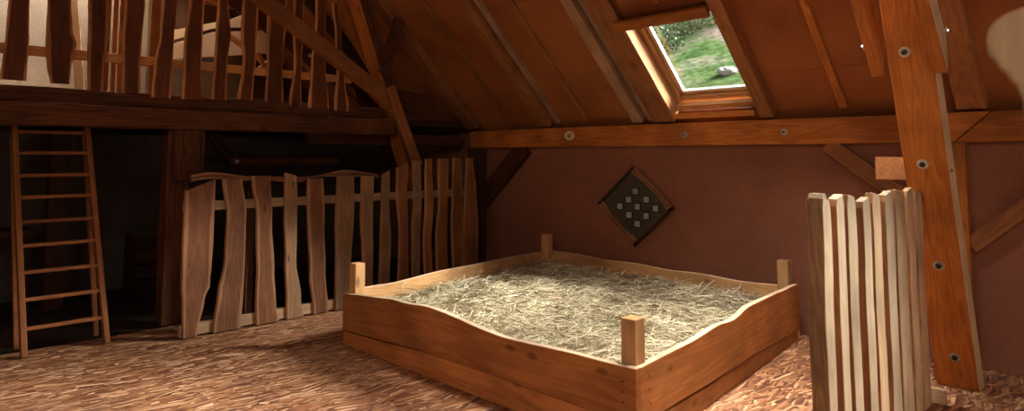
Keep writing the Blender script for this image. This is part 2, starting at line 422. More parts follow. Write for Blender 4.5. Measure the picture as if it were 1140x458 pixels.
def gable(name, x0, x1, mat):
    zr = RZ+RT*(RY-RIDGE_Y)+.1
    pts = [(YS-.2, 1.9), (YW+.25, 1.9), (YW+.25, 1.95), (RIDGE_Y, zr), (YS-.2, 1.95)]
    n = len(pts); vs = [(x0, a, b) for a, b in pts]+[(x1, a, b) for a, b in pts]
    fs = [tuple(range(n)), tuple(reversed(range(n, 2*n)))]+[((i+1) % n, i, i+n, (i+1) % n+n) for i in range(n)]
    return struct(link(name, mesh(name, vs, fs, [mat]), Matrix.Identity(4)))
gable('wall_right_gable', XR, XR+.2, 'clay')
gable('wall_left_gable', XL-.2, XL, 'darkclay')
slabbox('wall_loft', (-10.05, -2.6, 2.06), (-9.93, 2.72, 4.2), 'pale_plaster')
slabbox('wall_left', (XL-.2, YS, -.09), (XL, YW+.1, 1.92), 'pale_plaster')
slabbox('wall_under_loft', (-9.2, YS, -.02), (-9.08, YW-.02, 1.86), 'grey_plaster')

# roof slopes: local x = world X (north) , y = up the slope, z = outward normal
def slope_matrix(north=True):
    if north:
        e = V((0, -rc, rs)); nn = V((0, rs, rc)); ex = V((-1, 0, 0))
        O = V((0, RY, RZ))
        ex = e.cross(nn)
    else:
        e = V((0, rc, rs)); nn = V((0, -rs, rc)); O = V((0, 2*RIDGE_Y-RY, RZ)); ex = e.cross(nn)
    m = Matrix((ex, e, nn)).transposed().to_4x4(); m.translation = O
    return m, ex.x
SN, sgn = slope_matrix(True); SS, sgs = slope_matrix(False)
SLEN = (RY-RIDGE_Y)/rc
def roof_box_data(m, sg, X0, X1, s0, s1, z0, z1):
    a, b = sorted((X0*sg, X1*sg))
    return [m @ V(p) for p in ((a, s0, z0), (b, s0, z0), (b, s1, z0), (a, s1, z0), (a, s0, z1), (b, s0, z1), (b, s1, z1), (a, s1, z1))]
def multi_box(name, boxes, mat):
    vs = []; fs = []
    for b in boxes:
        k = len(vs); vs += b
        fs += [tuple(k+i for i in f) for f in ((3, 2, 1, 0), (4, 5, 6, 7), (0, 1, 5, 4), (1, 2, 6, 5), (2, 3, 7, 6), (3, 0, 4, 7))]
    return link(name, mesh(name, vs, fs, [mat]), Matrix.Identity(4))
def clad(name, m, sg, holes, mat, X0, X1, s0, s1, z0, z1, xcuts=(), scuts=(), gap=0.0):
    xs = sorted(set([X0, X1]+[h[0] for h in holes]+[h[1] for h in holes]+[c for c in xcuts if X0 < c < X1]))
    ss = sorted(set([s0, s1]+[h[2] for h in holes]+[h[3] for h in holes]+[c for c in scuts if s0 < c < s1]))
    gx = set(xcuts); gs = set(scuts)
    bx = []
    for a, b in zip(xs, xs[1:]):
        for c, d in zip(ss, ss[1:]):
            if any(h[0] <= (a+b)/2 <= h[1] and h[2] <= (c+d)/2 <= h[3] for h in holes): continue
            bx.append(roof_box_data(m, sg, a+(gap if a in gx else 0), b-(gap if b in gx else 0), c+(gap if c in gs else 0), d-(gap if d in gs else 0), z0, z1))
    return struct(multi_box(name, bx, mat))
# skylights (X0, X1, s0, s1) - measured along the slope from the purlin
H1 = (-3.56, -2.66, .03, 1.25)
H2 = (.35, 1.3, .03, 1.25)
H3 = (-2.45, -1.15, 2.3, 3.5)  # unseen skylight, added to brighten the hay and the floor beside the bed
HLoft = (-9.3, -8.2, 4.0, 5.3)
HS = [(-3.2, -1.9, 1.2, 3.4), (.6, 2.2, 1.2, 3.4), (-9.6, -8.2, 1.6, 3.2)]  # unseen skylights, added to go with the fill lamps
P0 = .12
clad('ceiling', SN, sgn, [H1, H2, H3, HLoft], 'roofboard', XL, XR, -.35, SLEN+.1, P0, P0+.02, (-9.4, -8.1, -6.66, -5.37, -4.02, -2.6, -1.0, .3, 1.6, 2.9), (.44, 1.7, 2.96, 4.2, 5.5), .002)
clad('ceiling_skin', SN, sgn, [H1, H2, H3, HLoft], 'slate', XL-.2, XR+.2, -.45, SLEN+.25, P0+.021, P0+.06)
clad('ceiling_front', SS, sgs, HS, 'roofboard', XL, XR, -.35, SLEN+.1, P0, P0+.06)

# ---------------------------------------------------------------- rafters
def rafter(X, w, label, m=SN, sg=sgn, s0=.0, s1=SLEN, dep=P0, mat='rafter', name='rafter', z0=0.0, group=None):
    p0 = m @ V((X*sg, s0, z0+dep/2)); p1 = m @ V((X*sg, s1, z0+dep/2))
    nn = (m.to_3x3() @ V((0, 0, 1)))
    o = beam(name, p0, p1, w, dep-.002, mat, up=nn)
    return tag(o, label, 'rafter' if name == 'rafter' else 'batten', group)
rafter(-1.0, .19, 'broad orange rafter coming down behind the bolted strut on the right')
rafter(-2.58, .13, 'orange rafter forming the right side of the skylight')
rafter(-4.01, .13, 'greyish brown rafter left of the skylight', mat='grey_rafter')
rafter(-5.36, .14, 'brown rafter left of centre, second from the skylight')
rafter(-6.74, .2, 'dark rafter landing above the far end of the waney fence')
rafter(-8.1, .14, 'rafter over the loft beyond the leaning strut', mat='darkold')
rafter(-9.45, .14, 'rafter over the loft nearest the pale gable wall', mat='loft_slat')
rafter(.3, .12, 'rafter beyond the right edge of the roof slope')
rafter(1.4, .12, 'rafter to the right of the second skylight')
rafter(-4.76, .045, 'thin batten on the roof boards between two brown rafters', dep=.035, z0=.083, name='roof_batten')
rafter(-6.03, .045, 'thin dark batten on the roof boards above the fence', dep=.035, z0=.083, name='roof_batten')
rafter(-1.93, .06, 'thin batten on the roof boards right of the skylight', dep=.035, z0=.083, name='roof_batten', mat='orange')
rafter(-3.15, .07, 'short batten above the middle of the skylight', s0=1.38, dep=.035, z0=.083, name='roof_batten', mat='orange')
rafter(-5.2, .06, 'greyed batten running along the right side of a rafter', dep=.06, z0=.058, name='roof_batten', mat='grey_rafter')
rafter(-3.86, .07, 'greyed batten running along the rafter beside the skylight', dep=.09, z0=.028, name='roof_batten', mat='grey_rafter')
for X in (-9.0, -7.6, -6.2, -4.8, -3.4, -1.7, -.3, 2.4):
    rafter(X, .12, 'rafter of the opposite roof slope', m=SS, sg=sgs, group='rafters of the opposite slope')

# ---------------------------------------------------------------- skylight in view
def skylight(name, H, infill):
    X0, X1, s0, s1 = H
    root = box(name, (0, 0, 0), (.01, .01, .01), 'skylight') if False else None
    D = .24                                          # pane offset along the normal
    sg = sgn
    def rb(nm, a, b, c, d, z0, z1, mat, parent, bev=.003):
        lo = (min(a*sg, b*sg), c, z0); hi = (max(a*sg, b*sg), d, z1)
        return box(nm, lo, hi, mat, parent, bev, SN)
    o = bpy.data.objects.new(name, None); COL.objects.link(o); o.location = SN @ V(((X0+X1)/2*sg, s0, 0)); o['kind'] = 'structure'
    PW[o.name] = Matrix.Translation(o.location)
    # lining boards
    rb('lining', X0, X0+.02, s0, s1, 0, D-.02, 'skylight', o)
    rb('lining', X1-.02, X1, s0, s1, P0-.02, D-.02, 'skylight', o)
    rb('lining', X0+.02, X1-.02, s1-.02, s1, 0, D-.02, 'skylight', o)
    # vertical apron board under the pane, sill step above it
    zs = (SN @ V((0, s0, 0)))
    box('sill', (X0+.02, zs.y-.035, zs.z-.0), (X1-.02, zs.y-.005, zs.z+.055), 'orange', o, .003)
    a = rb('frame', X0+.02, X1-.02, s0+.03, s0+.09, .10, .16, 'skylight', o)
    # outer frame and sash round the pane
    f = .05
    rb('frame', X0+.02, X0+.02+f, s0, s1, D-.07, D-.03, 'skylight', o)
    rb('frame', X1-.02-f, X1-.02, s0, s1, D-.07, D-.03, 'skylight', o)
    rb('frame', X0+.02, X1-.02, s0+.06, s0+.14, D-.06, D-.02, 'skylight', o)
    g = .045
    u0, u1, t0, t1 = X0+.06, X1-.05, s0+.13, s1-.05
    rb('sash', u0, u0+g, t0, t1, D-.035, D+.02, 'skylight', o)
    rb('sash', u1-g, u1, t0, t1, D-.035, D+.02, 'skylight', o)
    rb('sash', u0, u1, t0, t0+g, D-.035, D+.02, 'skylight', o)
    rb('sash', u0, u1, t1-g, t1, D-.035, D+.02, 'skylight', o)
    s2 = .011
    rb('seal', u0+g, u0+g+s2, t0+g, t1-g, D-.02, D+.015, 'white', o, .001)
    rb('seal', u1-g-s2, u1-g, t0+g, t1-g, D-.02, D+.015, 'white', o, .001)
    rb('seal', u0+g, u1-g, t0+g, t0+g+s2, D-.02, D+.015, 'white', o, .001)
    rb('seal', u0+g, u1-g, t1-g-s2, t1-g, D-.02, D+.015, 'white', o, .001)
    rb('glass_pane', u0+g, u1-g, t0+g, t1-g, D, D+.006, 'glass', o, 0)
    # upstand that closes the roof build-up round the pane
    rb('upstand', X0-.05, X0, s0-.05, s1+.05, P0, D+.04, 'slate', o)
    rb('upstand', X1, X1+.05, s0-.05, s1+.05, P0+.06, D+.04, 'slate', o)
    rb('upstand', X0, X1, s0-.05, s0, P0, D+.04, 'slate', o)
    rb('upstand', X0, X1, s1, s1+.05, P0, D+.04, 'slate', o)
    # casing board over the head
    rb('head_casing', X0-.07, X1+.005, s1-.02, s1+.085, -.035, -.003, 'orange', o)
    if infill:
        rb('side_board', -3.815, X0, s0-.03, s1+1.2, -.001, .022, 'rafter', o)
    return o
skylight('window_1', H1, True)
skylight('window_2', H2, False)
for i, h in enumerate([(HLoft, SN, sgn), (H3, SN, sgn)]+[(q, SS, sgs) for q in HS]):  # all but the first are added for fill light
    (X0, X1, s0, s1), m, sg = h
    o = bpy.data.objects.new('window_%d' % (i+3), None); COL.objects.link(o); o.location = m @ V(((X0+X1)/2*sg, s0, .1)); o['kind'] = 'structure'
    PW[o.name] = Matrix.Translation(o.location)
    for a, b, c, d in ((X0, X0+.07, s0, s1), (X1-.07, X1, s0, s1), (X0, X1, s0, s0+.07), (X0, X1, s1-.07, s1)):
        box('frame', (min(a*sg, b*sg), c, P0-.02), (max(a*sg, b*sg), d, P0+.1), 'skylight', o, .003, m)
    box('glass_pane', (min((X0+.07)*sg, (X1-.07)*sg), s0+.07, P0+.05), (max((X0+.07)*sg, (X1-.07)*sg), s1-.07, P0+.056), 'glass', o, 0, m)

# ---------------------------------------------------------------- wall plate / purlin, in two lengths joined by a scarf
def plate(name, pts, label):
    # pts in (X, z)
    O = V((pts[0][0], YW-.1, 0))
    o = prism(name, [(p[0]-O.x, p[1]) for p in pts], .1, (O.x, YW, 0), (1, 0, 0), (0, 0, 1), ['orange'], None, .008)
    return tag(o, label, 'beam')
e0 = V((1, 0, 0)).cross(V((0, 0, 1)))       # = -Y : prism grows towards the room
pz0, pz1 = 1.70, 1.93
jb = atY(1062, 157, YW-.1).x; jt = atY(1104, 128, YW-.1).x
pl1 = plate('wall_purlin', [(-6.75, pz0), (jb-.004, pz0), (jt-.004, pz1), (-6.75, pz1)], 'long orange purlin along the top of the clay wall below the skylight')
pl2 = plate('wall_purlin', [(jb+.004, pz0), (2.8, pz0), (2.8, pz1), (jt+.004, pz1)], 'orange purlin right of the bolted strut, after the slanted joint')
for (x, y, r) in ((672, 151, .022), (762, 150, .032), (873, 147, .032), (512.5, 165, .014)):
    p = atY(x, y, YW-.1)
    if x > 600: bolt((p.x, YW-.1, p.z), (0, -1, 0), pl1, r)
p = atY(634, 151, YW-.1)
def mw_x(o): return o.matrix_local.col[0].x
s = cyl('stamp', (p.x, YW-.099, p.z), (0, -1, 0), .058, .003, 'stamp', pl1, 32, 0)
for v_ in s.data.vertices: v_.co.x *= 1.3 if abs(mw_x(s)) > .5 else .95; v_.co.y *= .95 if abs(mw_x(s)) > .5 else 1.3
s['label'] = 'pale round stamp with black marks'
for dx, dz, r in ((-.018, .004, .013), (.0, .02, .009), (.016, .006, .012), (-.002, -.014, .014), (.02, -.018, .008), (-.024, -.02, .007), (.022, .024, .006)):
    cyl('stamp_mark', (p.x+dx, YW-.102, p.z+dz), (0, -1, 0), r*.8, .0015, 'black', s, 10, 0)
# second layer plate behind, under the rafters
box('trim_1', (-10.2, YW-.0, 1.9), (XR, YW+.2, 1.935), 'darkold')['kind'] = 'structure'

# ---------------------------------------------------------------- posts and braces in the clay wall
def wpost(X, w, label, mat='orange', z1=pz0, y=YW-.02, d=.1):
    return tag(beam('wall_post', (X, y-d/2, 0), (X, y-d/2, z1), w, d, mat, up=(0, 1, 0)), label, 'post')
wpost(-1.15, .2, 'orange wall post directly behind the bolted raking strut')
wpost(-6.62, .24, 'dark corner post at the far end of the waney fence', 'darkold', d=.14)
def wbrace(a, b, w, label, mat):
    pa = atY(*a, YW-.07); pb = atY(*b, YW-.07)
    pa.y = pb.y = YW-.055
    return tag(beam('wall_brace', pa, pb, .08, w, mat, up=(0, 0, 1)), label, 'brace')
def wbrace2(pts, label, mat):
    P = [atY(x, y, YW-.09) for x, y in pts]
    a = (P[0]+P[3])/2; b = (P[1]+P[2])/2; a.y = b.y = YW-.055
    w = abs((P[3]-P[0]).cross((b-a).normalized()).length)
    return tag(beam('wall_brace', a, b, .07, w, mat, up=(0, 0, 1)), label, 'brace')
wbrace2([(572, 162), (532, 214), (535, 236), (594, 163)], 'dark slanting wall brace at the left end of the clay wall', 'old')
wbrace2([(905, 160), (1000, 228), (1000, 205), (935, 160)], 'short brown brace slanting down to the post behind the strut', 'rafter')
wbrace2([(1080, 287), (1243, 178), (1243, 142), (1080, 262)], 'brown brace rising to the right of the bolted strut', 'rafter')

# ---------------------------------------------------------------- right truss: raking strut + pair of collars
SB = [5.42]
def strut_y(z): return SB[0]-.375*z
SD = V((0, -.375, 1)).normalized()
SNn = V((0, -1, -.375)).normalized()              # front face normal
def strut(Xa, Xb, label, mat, side=None, top=3.5, z0=0.0):
    root = empty('raking_strut', ((Xa+Xb)/2, strut_y(z0), z0), label, 'beam'); PW[root.name] = Matrix.Translation(root.location)
    O = V((Xa, strut_y(z0), z0)); 
    # front face is the plane through the measured edge; depth away from the camera
    dpt = .16
    pts = [(0, 0), (0, 0)]
    # polygon in YZ cut level at the foot
    def P(z, off): return V((0, strut_y(z)+off, z))
    poly = [(strut_y(z0), z0), (strut_y(z0)+dpt*1.07, z0), (strut_y(top)+dpt*1.07, top), (strut_y(top), top)]
    # local z along SD, local x along front normal reversed
    A = SD; B = V((0, 0, 1)).cross(V((1, 0, 0)))      # +Y
    mw = frame(O, SD, V((0, 1, 0)))
    inv = mw.inverted()
    vs = []
    for X in (Xa, Xb):
        for (yy, zz) in poly: vs.append(inv @ V((X, yy, zz)))
    fs = [(0, 1, 2, 3), (7, 6, 5, 4), (1, 0, 4, 5), (2, 1, 5, 6), (3, 2, 6, 7), (0, 3, 7, 4)]
    fm = [0, 1 if side else 0, 0, 0, 0, 0]
    me = mesh('timber', vs, fs, [mat]+([side] if side else []), fm)
    bm = __import__('bmesh').new(); bm.from_mesh(me); __import__('bmesh').ops.recalc_face_normals(bm, faces=bm.faces); bm.to_mesh(me); bm.free()
    link('timber', me, mw, root, .008)
    return root
rst = strut(-1.2, -.95, 'thick orange raking strut with steel bolts standing right of the pale fence', 'orange', 'orange_lit_side')
def on_front(x, y):
    d = ray(x, y); n = SNn; P = V((0, SB[0], 0)); t = (P-C0).dot(n)/d.dot(n); return C0+d*t
for x, y in ((1007, 58), (1027, 183), (1045, 296), (1063, 398)):
    bolt(on_front(x, y), SNn, rst, .034, True)
for zz in (2.02, 1.52, .98):
    pass
for x, y in ((1056, 190),):
    pb = atX(1058, 190, -.95); bolt(pb, (1, 0, 0), rst, .016)
CD = V((0, -math.cos(math.radians(31)), math.sin(math.radians(31))))
def collar(X, end, ln, w, label, mat, side=None, group=None, h=.16, ang=31):
    """one collar plank; end = lower corner, rises towards the room at 31 degrees"""
    ar = math.radians(ang); CD = V((0, -math.cos(ar), math.sin(ar))); up = V((0, math.sin(ar), math.cos(ar)))
    # polygon in YZ: square cut vertical at the lower end
    e = V((X, end[0], end[1]))
    mw = frame(e, CD, V((1, 0, 0)))
    vs = []
    hv = h/math.cos(ar)
    for x in (0, w):
        for p in (e, e+CD*ln, e+CD*ln+up*h, V((X, end[0]-(.09 if ang < 40 else 0), end[1]+hv+(.09*math.tan(ar) if ang < 40 else 0)))):
            q = mw.inverted() @ p; vs.append((q.x+x, q.y, q.z))
    fs = [(0, 1, 2, 3), (7, 6, 5, 4), (1, 0, 4, 5), (2, 1, 5, 6), (3, 2, 6, 7), (0, 3, 7, 4)]
    fm = [0, 1 if side else 0, 0, 0, 0, 0]
    me = mesh('collar_plank', vs, fs, [mat]+([side] if side else []), fm)
    bm = __import__('bmesh').new(); bm.from_mesh(me); __import__('bmesh').ops.recalc_face_normals(bm, faces=bm.faces); bm.to_mesh(me); bm.free()
    o = link('collar_plank', me, mw, None, .005)
    return tag(o, label, 'beam', group)
eR = atX(985, 86, -1.2); eR2 = atX(1041, 82, -.95)
cl = collar(-1.272, (eR.y, eR.z), 3.6, .07, 'orange collar plank bolted to the left side of the raking strut', 'orange', ang=50)
cr = collar(-.948, (eR.y+.03, eR.z), 3.6, .08, 'orange collar plank bolted to the right side of the raking strut, lit side coloured pale', 'orange', 'orange_lit_side', ang=45)
p = atX(1054, 35, -.865); bolt(p, (1, 0, 0), cr, .025)
p = atX(962, 52, -1.287); bolt((-1.287, p.y, p.z), (-1, 0, 0), cl, .025)
# stub tie between strut and wall post
pb0 = atY(975, 200, 4.9); pb1 = atY(1004, 175, 4.9)
tag(box('stub_tie', (pb0.x, 4.9, pb0.z), (pb1.x+.02, YW-.13, pb1.z), 'rafter', None, .004), 'short brown timber stub running back from the raking strut to the wall', 'beam')

# ---------------------------------------------------------------- left truss
FX = -6.6          # face of the truss timbers towards the room
SB[0] = 5.34
lst = strut(-6.85, -6.6, 'dark orange raking strut rising behind the far end of the waney fence', 'orange', 'old', top=3.58)
eL = atX(436.5, 122, -6.518)
lc = collar(-6.598, (eL.y, eL.z), 4.4, .08, 'knotty brown collar plank slanting across the loft railing', 'orange', 'rafter', h=.175)
for x, y in ((419, 98), (345, 62)):
    p = atX(x, y, -6.518); bolt((-6.518, p.y, p.z), (1, 0, 0), lc, .02)
collar(-6.93, (4.2, 2.27), 4.4, .08, 'collar plank on the far side of the left raking strut', 'old', h=.2)
# beams carrying the loft
tb = tag(beam('tie_beam', (-6.69, -3.9, 1.945), (-6.69, 4.56, 1.945), .24, .19, 'old', bevel=.012, wob=.018, seg=40), 'heavy brown tie beam over the ladder opening', 'beam')
ub = tag(beam('loft_beam', (-6.75, -3.9, 2.11), (-6.75, 4.47, 2.11), .2, .135, 'old', bevel=.012, wob=.018, seg=40), 'rough dark beam the loft railing boards are fixed to', 'beam')
tag(beam('tie_beam', (-6.98, 3.6, 1.80), (-6.98, 5.9, 1.80), .16, .14, 'old', bevel=.008, wob=.01, seg=16), 'dark beam running on behind the left raking strut to the clay wall', 'beam')
tag(beam('loft_beam', (-6.95, 4.0, 2.10), (-6.95, 5.75, 2.10), .16, .13, 'old', bevel=.008, wob=.01, seg=16), 'rough beam above the dark one, beyond the left raking strut', 'beam')
A = atX(433, 97, -6.49); B = atX(465.5, 186, -6.49); A.x = B.x = -6.492
tag(beam('side_brace', A, B, .05, .13, 'rafter', up=(0, 1, .5)), 'brown board crossing the left raking strut beside the collar end', 'brace')
A = atX(373, 2, -6.93); B = atX(426, 92, -6.93); B = B+(B-A)*((B.z-2.2)/(A.z-B.z))
tag(beam('side_brace', A, B, .06, .15, 'orange', up=(0, 1, .7)), 'lit orange board above the collar end, against the left raking strut', 'brace')
# post under the tie beam
pp = tag(beam('loft_post', (-6.78, 2.15, 0), (-6.78, 2.15, 1.85), .2, .2, 'old', up=(0, 1, 0), bevel=.012, wob=.012, seg=14), 'old dark brown post between the ladder and the waney fence', 'post')
tag(beam('post_block', (-6.63, 2.215, 1.36), (-6.63, 2.215, 1.845), .27, .08, 'old', up=(1, 0, 0), bevel=.01, wob=.01, seg=8), 'wide rough block on the old post just below the tie beam', 'post')
# loft floor
struct(box('floor_loft', (XL, YS, 1.98), (-6.83, YW-.05, 2.06), 'darkold', bevel=0))
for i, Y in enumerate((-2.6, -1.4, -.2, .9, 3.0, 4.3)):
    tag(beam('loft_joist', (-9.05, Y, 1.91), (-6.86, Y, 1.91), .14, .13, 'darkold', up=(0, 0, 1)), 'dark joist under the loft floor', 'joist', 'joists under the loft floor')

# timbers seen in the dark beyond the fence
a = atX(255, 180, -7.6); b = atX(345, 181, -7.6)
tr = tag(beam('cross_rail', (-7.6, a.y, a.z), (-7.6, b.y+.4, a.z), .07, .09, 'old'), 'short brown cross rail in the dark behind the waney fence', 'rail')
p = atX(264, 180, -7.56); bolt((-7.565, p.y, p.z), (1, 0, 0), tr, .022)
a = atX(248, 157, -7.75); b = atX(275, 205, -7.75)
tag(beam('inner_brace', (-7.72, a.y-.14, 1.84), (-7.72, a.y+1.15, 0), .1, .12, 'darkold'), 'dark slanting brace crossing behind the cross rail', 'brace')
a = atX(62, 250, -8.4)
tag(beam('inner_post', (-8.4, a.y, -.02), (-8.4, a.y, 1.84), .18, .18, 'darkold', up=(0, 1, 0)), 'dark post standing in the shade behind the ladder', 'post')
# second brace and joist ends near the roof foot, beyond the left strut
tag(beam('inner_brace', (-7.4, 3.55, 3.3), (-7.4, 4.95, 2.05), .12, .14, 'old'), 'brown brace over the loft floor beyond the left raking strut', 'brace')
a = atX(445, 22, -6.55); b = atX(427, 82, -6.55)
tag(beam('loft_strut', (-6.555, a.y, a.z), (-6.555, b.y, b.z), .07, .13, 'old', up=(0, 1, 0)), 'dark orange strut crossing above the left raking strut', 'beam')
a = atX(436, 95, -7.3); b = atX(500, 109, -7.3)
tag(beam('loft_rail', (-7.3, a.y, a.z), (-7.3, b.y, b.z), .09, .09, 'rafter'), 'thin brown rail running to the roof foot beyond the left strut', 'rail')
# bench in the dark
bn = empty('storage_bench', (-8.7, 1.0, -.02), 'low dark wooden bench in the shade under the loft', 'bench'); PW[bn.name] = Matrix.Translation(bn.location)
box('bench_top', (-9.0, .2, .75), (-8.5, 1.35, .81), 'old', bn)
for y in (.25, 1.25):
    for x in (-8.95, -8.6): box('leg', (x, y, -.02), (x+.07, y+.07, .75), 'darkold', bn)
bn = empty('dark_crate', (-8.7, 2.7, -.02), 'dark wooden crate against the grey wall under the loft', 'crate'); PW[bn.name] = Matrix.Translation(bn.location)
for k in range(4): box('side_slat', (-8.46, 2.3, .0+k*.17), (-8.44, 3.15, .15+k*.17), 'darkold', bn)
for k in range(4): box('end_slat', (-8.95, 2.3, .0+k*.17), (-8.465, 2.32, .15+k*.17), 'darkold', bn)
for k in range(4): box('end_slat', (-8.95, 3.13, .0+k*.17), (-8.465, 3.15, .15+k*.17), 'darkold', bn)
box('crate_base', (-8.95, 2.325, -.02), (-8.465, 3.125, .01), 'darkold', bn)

# ---------------------------------------------------------------- waney fence on the left
FENX = -6.07
fr = empty('waney_fence', (FENX, 3.8, 0), 'waney-edged plank fence with fourteen boards beside the old post', 'fence'); PW[fr.name] = Matrix.Translation(fr.location)
def vboard(data, X, parent, t, mats, zb, slant=0, crown=0, rough=.006, name='board', label=None, front=.0, zt=None):
    """data: [(y_px, xl, xr)] from top to bottom, in the plane X; board stands vertically"""
    rows = []
    for (yy, xl, xr) in data:
        a = atX(xl, yy, X); b = atX(xr, yy, X); rows.append(((a.z+b.z)/2, a.y, b.y))
    rows.sort()
    rows[0] = (zb, rows[0][1], rows[0][2])
    if zt is not None: rows[-1] = (zt, rows[-1][1], rows[-1][2])
    y0 = (rows[0][1]+rows[0][2])/2
    st = [(z, ya-y0, yb-y0) for z, ya, yb in rows]
    # frame: L = +z, W = +Y -> thickness along L x W = -X ; origin on the front face
    return slab(name, st, t, (X, y0, 0), (0, 0, 1), (0, 1, 0), mats, parent, cham=.008, ends=(0, slant, crown), rough_edge=rough, sapw=.09 if mats[0] == 'loft' else .12)
FB = [
 ([(206, 207, 241), (235, 205, 240), (290, 203, 237), (322, 202, 235), (333, 203, 229), (381, 203, 220)], .10, 0, 'fence'),
 ([(199, 248, 271), (240, 253, 275), (285, 251, 274), (325, 243, 272), (372, 237, 269)], .0, .01, 'fence'),
 ([(196, 281, 302), (240, 286, 304), (300, 286, 306), (340, 285, 308), (364, 285, 311)], .0, 0, 'fence'),
 ([(194, 318, 331), (225, 317, 332), (290, 318, 331), (335, 319, 336), (357, 319, 339)], -.03, 0, 'fence_light'),
 ([(199, 343, 361), (240, 343, 362), (300, 345, 363), (352, 349, 366)], 0, .0, 'fence'),
 ([(196, 376, 395), (240, 374, 395), (290, 374, 392), (348, 373, 392)], 0, .0, 'fence_light'),
 ([(196, 403, 417), (235, 402, 416), (290, 404, 416), (342, 402, 415)], 0, 0, 'fence_light'),
 ([(192, 426, 435), (225, 425, 434), (270, 424, 436), (335, 422, 434)], .05, 0, 'fence_light'),
 ([(184, 442, 455), (215, 442, 454), (260, 445, 455), (330, 443, 456)], .06, 0, 'fence_orange'),
 ([(179, 460, 469), (230, 461, 470), (245, 459, 469), (328, 459, 468)], 0, 0, 'fence_light'),
 ([(177, 474, 482), (230, 474, 483), (270, 472, 481), (324, 474, 483)], 0, 0, 'fence_orange'),
 ([(177, 488, 500), (225, 489, 499), (260, 486, 498), (320, 487, 501)], 0, .0, 'fence_orange'),
 ([(176, 505, 514), (220, 504, 516), (245, 503, 515), (316, 505, 515)], 0, 0, 'fence_orange'),
 ([(176, 520, 527), (215, 518, 531), (250, 516, 533), (312, 516, 533)], 0, 0, 'fence_orange'),
]
for d, sl, cr_, mt in FB:
    vboard(d, FENX, fr, .028, (mt, 'waney_edge'), .012, sl, cr_)
ya, yb = 1.99, 5.45
for z, h in ((1.145, .085), (.07, .10)):
    beam('rail', (FENX-.052, ya+.03, z), (FENX-.052, yb, z), .04, h, 'rail', parent=fr, bevel=.004)
# wavy capping strip behind the board tops
st = []
for i in range(24):
    y = .02+i*.085; st.append((y, 1.36+.02*math.sin(y*5.2)+.012*math.sin(y*11), 1.405+.028*math.sin(y*4.6+.5)+.012*math.sin(y*9)))
slab('capping_strip', st, .02, (FENX-.05, 2.05, 0), (0, 1, 0), (0, 0, 1), ('fence', 'waney_edge'), fr)
# posts of the fence at its back
for y in (2.6, 4.1, 5.35):
    box('fence_post', (FENX-.15, y, 0), (FENX-.074, y+.075, 1.25), 'darkold', fr)

# ---------------------------------------------------------------- loft railing
RX = -6.603
lr = empty('loft_railing', (RX, 2.0, 2.1), 'railing of dark waney boards with pale edges along the loft edge', 'railing'); PW[lr.name] = Matrix.Translation(lr.location)
LB = [
 [(0, -30, -16), (89, -32, -8)],
 [(-20, 12, 36), (0, 10, 34), (45, 6, 33), (89, 0, 30)],
 [(-20, 54, 80), (0, 53, 80), (30, 51, 82), (48, 51, 87), (58, 52, 84), (75, 53, 80), (93, 56, 79)],
 [(-20, 101, 122), (0, 99, 122), (50, 98, 120), (101, 98, 115)],
 [(-20, 140, 162), (0, 140, 163), (45, 137, 159), (104, 136, 157)],
 [(-20, 183, 201), (0, 182, 199), (40, 179, 195), (70, 173, 193), (109, 169, 191)],
 [(-20, 212, 229), (0, 211, 229), (50, 206, 226), (111, 203, 225)],
 [(-20, 244, 255), (0, 243, 255), (40, 241, 258), (70, 239, 254), (111, 236, 253)],
 [(-20, 272, 289), (0, 271, 289), (45, 269, 287), (65, 271, 286), (85, 269, 284), (111, 265, 282)],
 [(-20, 299, 320), (20, 298, 320), (70, 298, 316), (114, 296, 316)],
 [(-20, 329, 340), (20, 327, 339), (70, 328, 337), (118, 323, 336)],
 [(-20, 353, 364), (20, 352, 363), (70, 348, 363), (121, 344, 367)],
 [(4, 371, 377), (40, 374, 381), (80, 376, 384), (124, 373, 389)],
]
for i, d in enumerate(LB):
    zb = atX((d[-1][1]+d[-1][2])/2, d[-1][0], RX).z
    vboard(d, RX, lr, .03, ('loft', 'loft_edge'), zb, random.uniform(-.01, .01), 0, .008, zt=None if i == 12 else 3.46+random.uniform(-.04, .04))
q = atX(225, 74, RX-.07)
beam('rail', (RX-.07, -2.2, q.z), (RX-.07, 4.0, q.z), .045, .085, 'loft_slat', parent=lr)
beam('rail', (RX-.07, -2.2, 3.3), (RX-.07, 3.0, 3.3), .045, .085, 'loft_slat', parent=lr)
for d in ([(0, -75, -52), (89, -78, -50)], [(0, -135, -110), (89, -136, -108)]):
    vboard(d, RX, lr, .03, ('loft', 'loft_edge'), 2.2, 0, 0, .008, zt=3.46)

# ---------------------------------------------------------------- inside the loft
pt = empty('slat_partition', (-8.0, 2.2, 2.06), 'partition of orange vertical slats in the loft with light between', 'partition'); PW[pt.name] = Matrix.Translation(pt.location)
for (xl, xr) in ((104, 110), (112, 121), (124, 129), (131, 137), (166, 176), (178, 192)):
    a = atX(xl, 60, -8.0); b = atX(xr, 60, -8.0)
    box('slat', (-8.0, a.y, 2.06), (-7.97, b.y, 4.4), 'loft_slat', pt)
a = atX(100, 60, -8.05); b = atX(196, 60, -8.05)
for z in (2.2, 3.9): box('slat_rail', (-8.05, a.y, z), (-8.0, b.y, z+.08), 'loft_slat', pt)
# white window frame post leaning at the left
a = atX(92, 60, -8.6); b = atX(82, 0, -8.6)
tag(beam('white_board', (-8.6, a.y+.02, 2.06), (-8.6, b.y-.1, 4.2), .03, .09, 'whiteboard', up=(0, 1, 0)), 'narrow pale board standing upright in the loft at the far left', 'board')
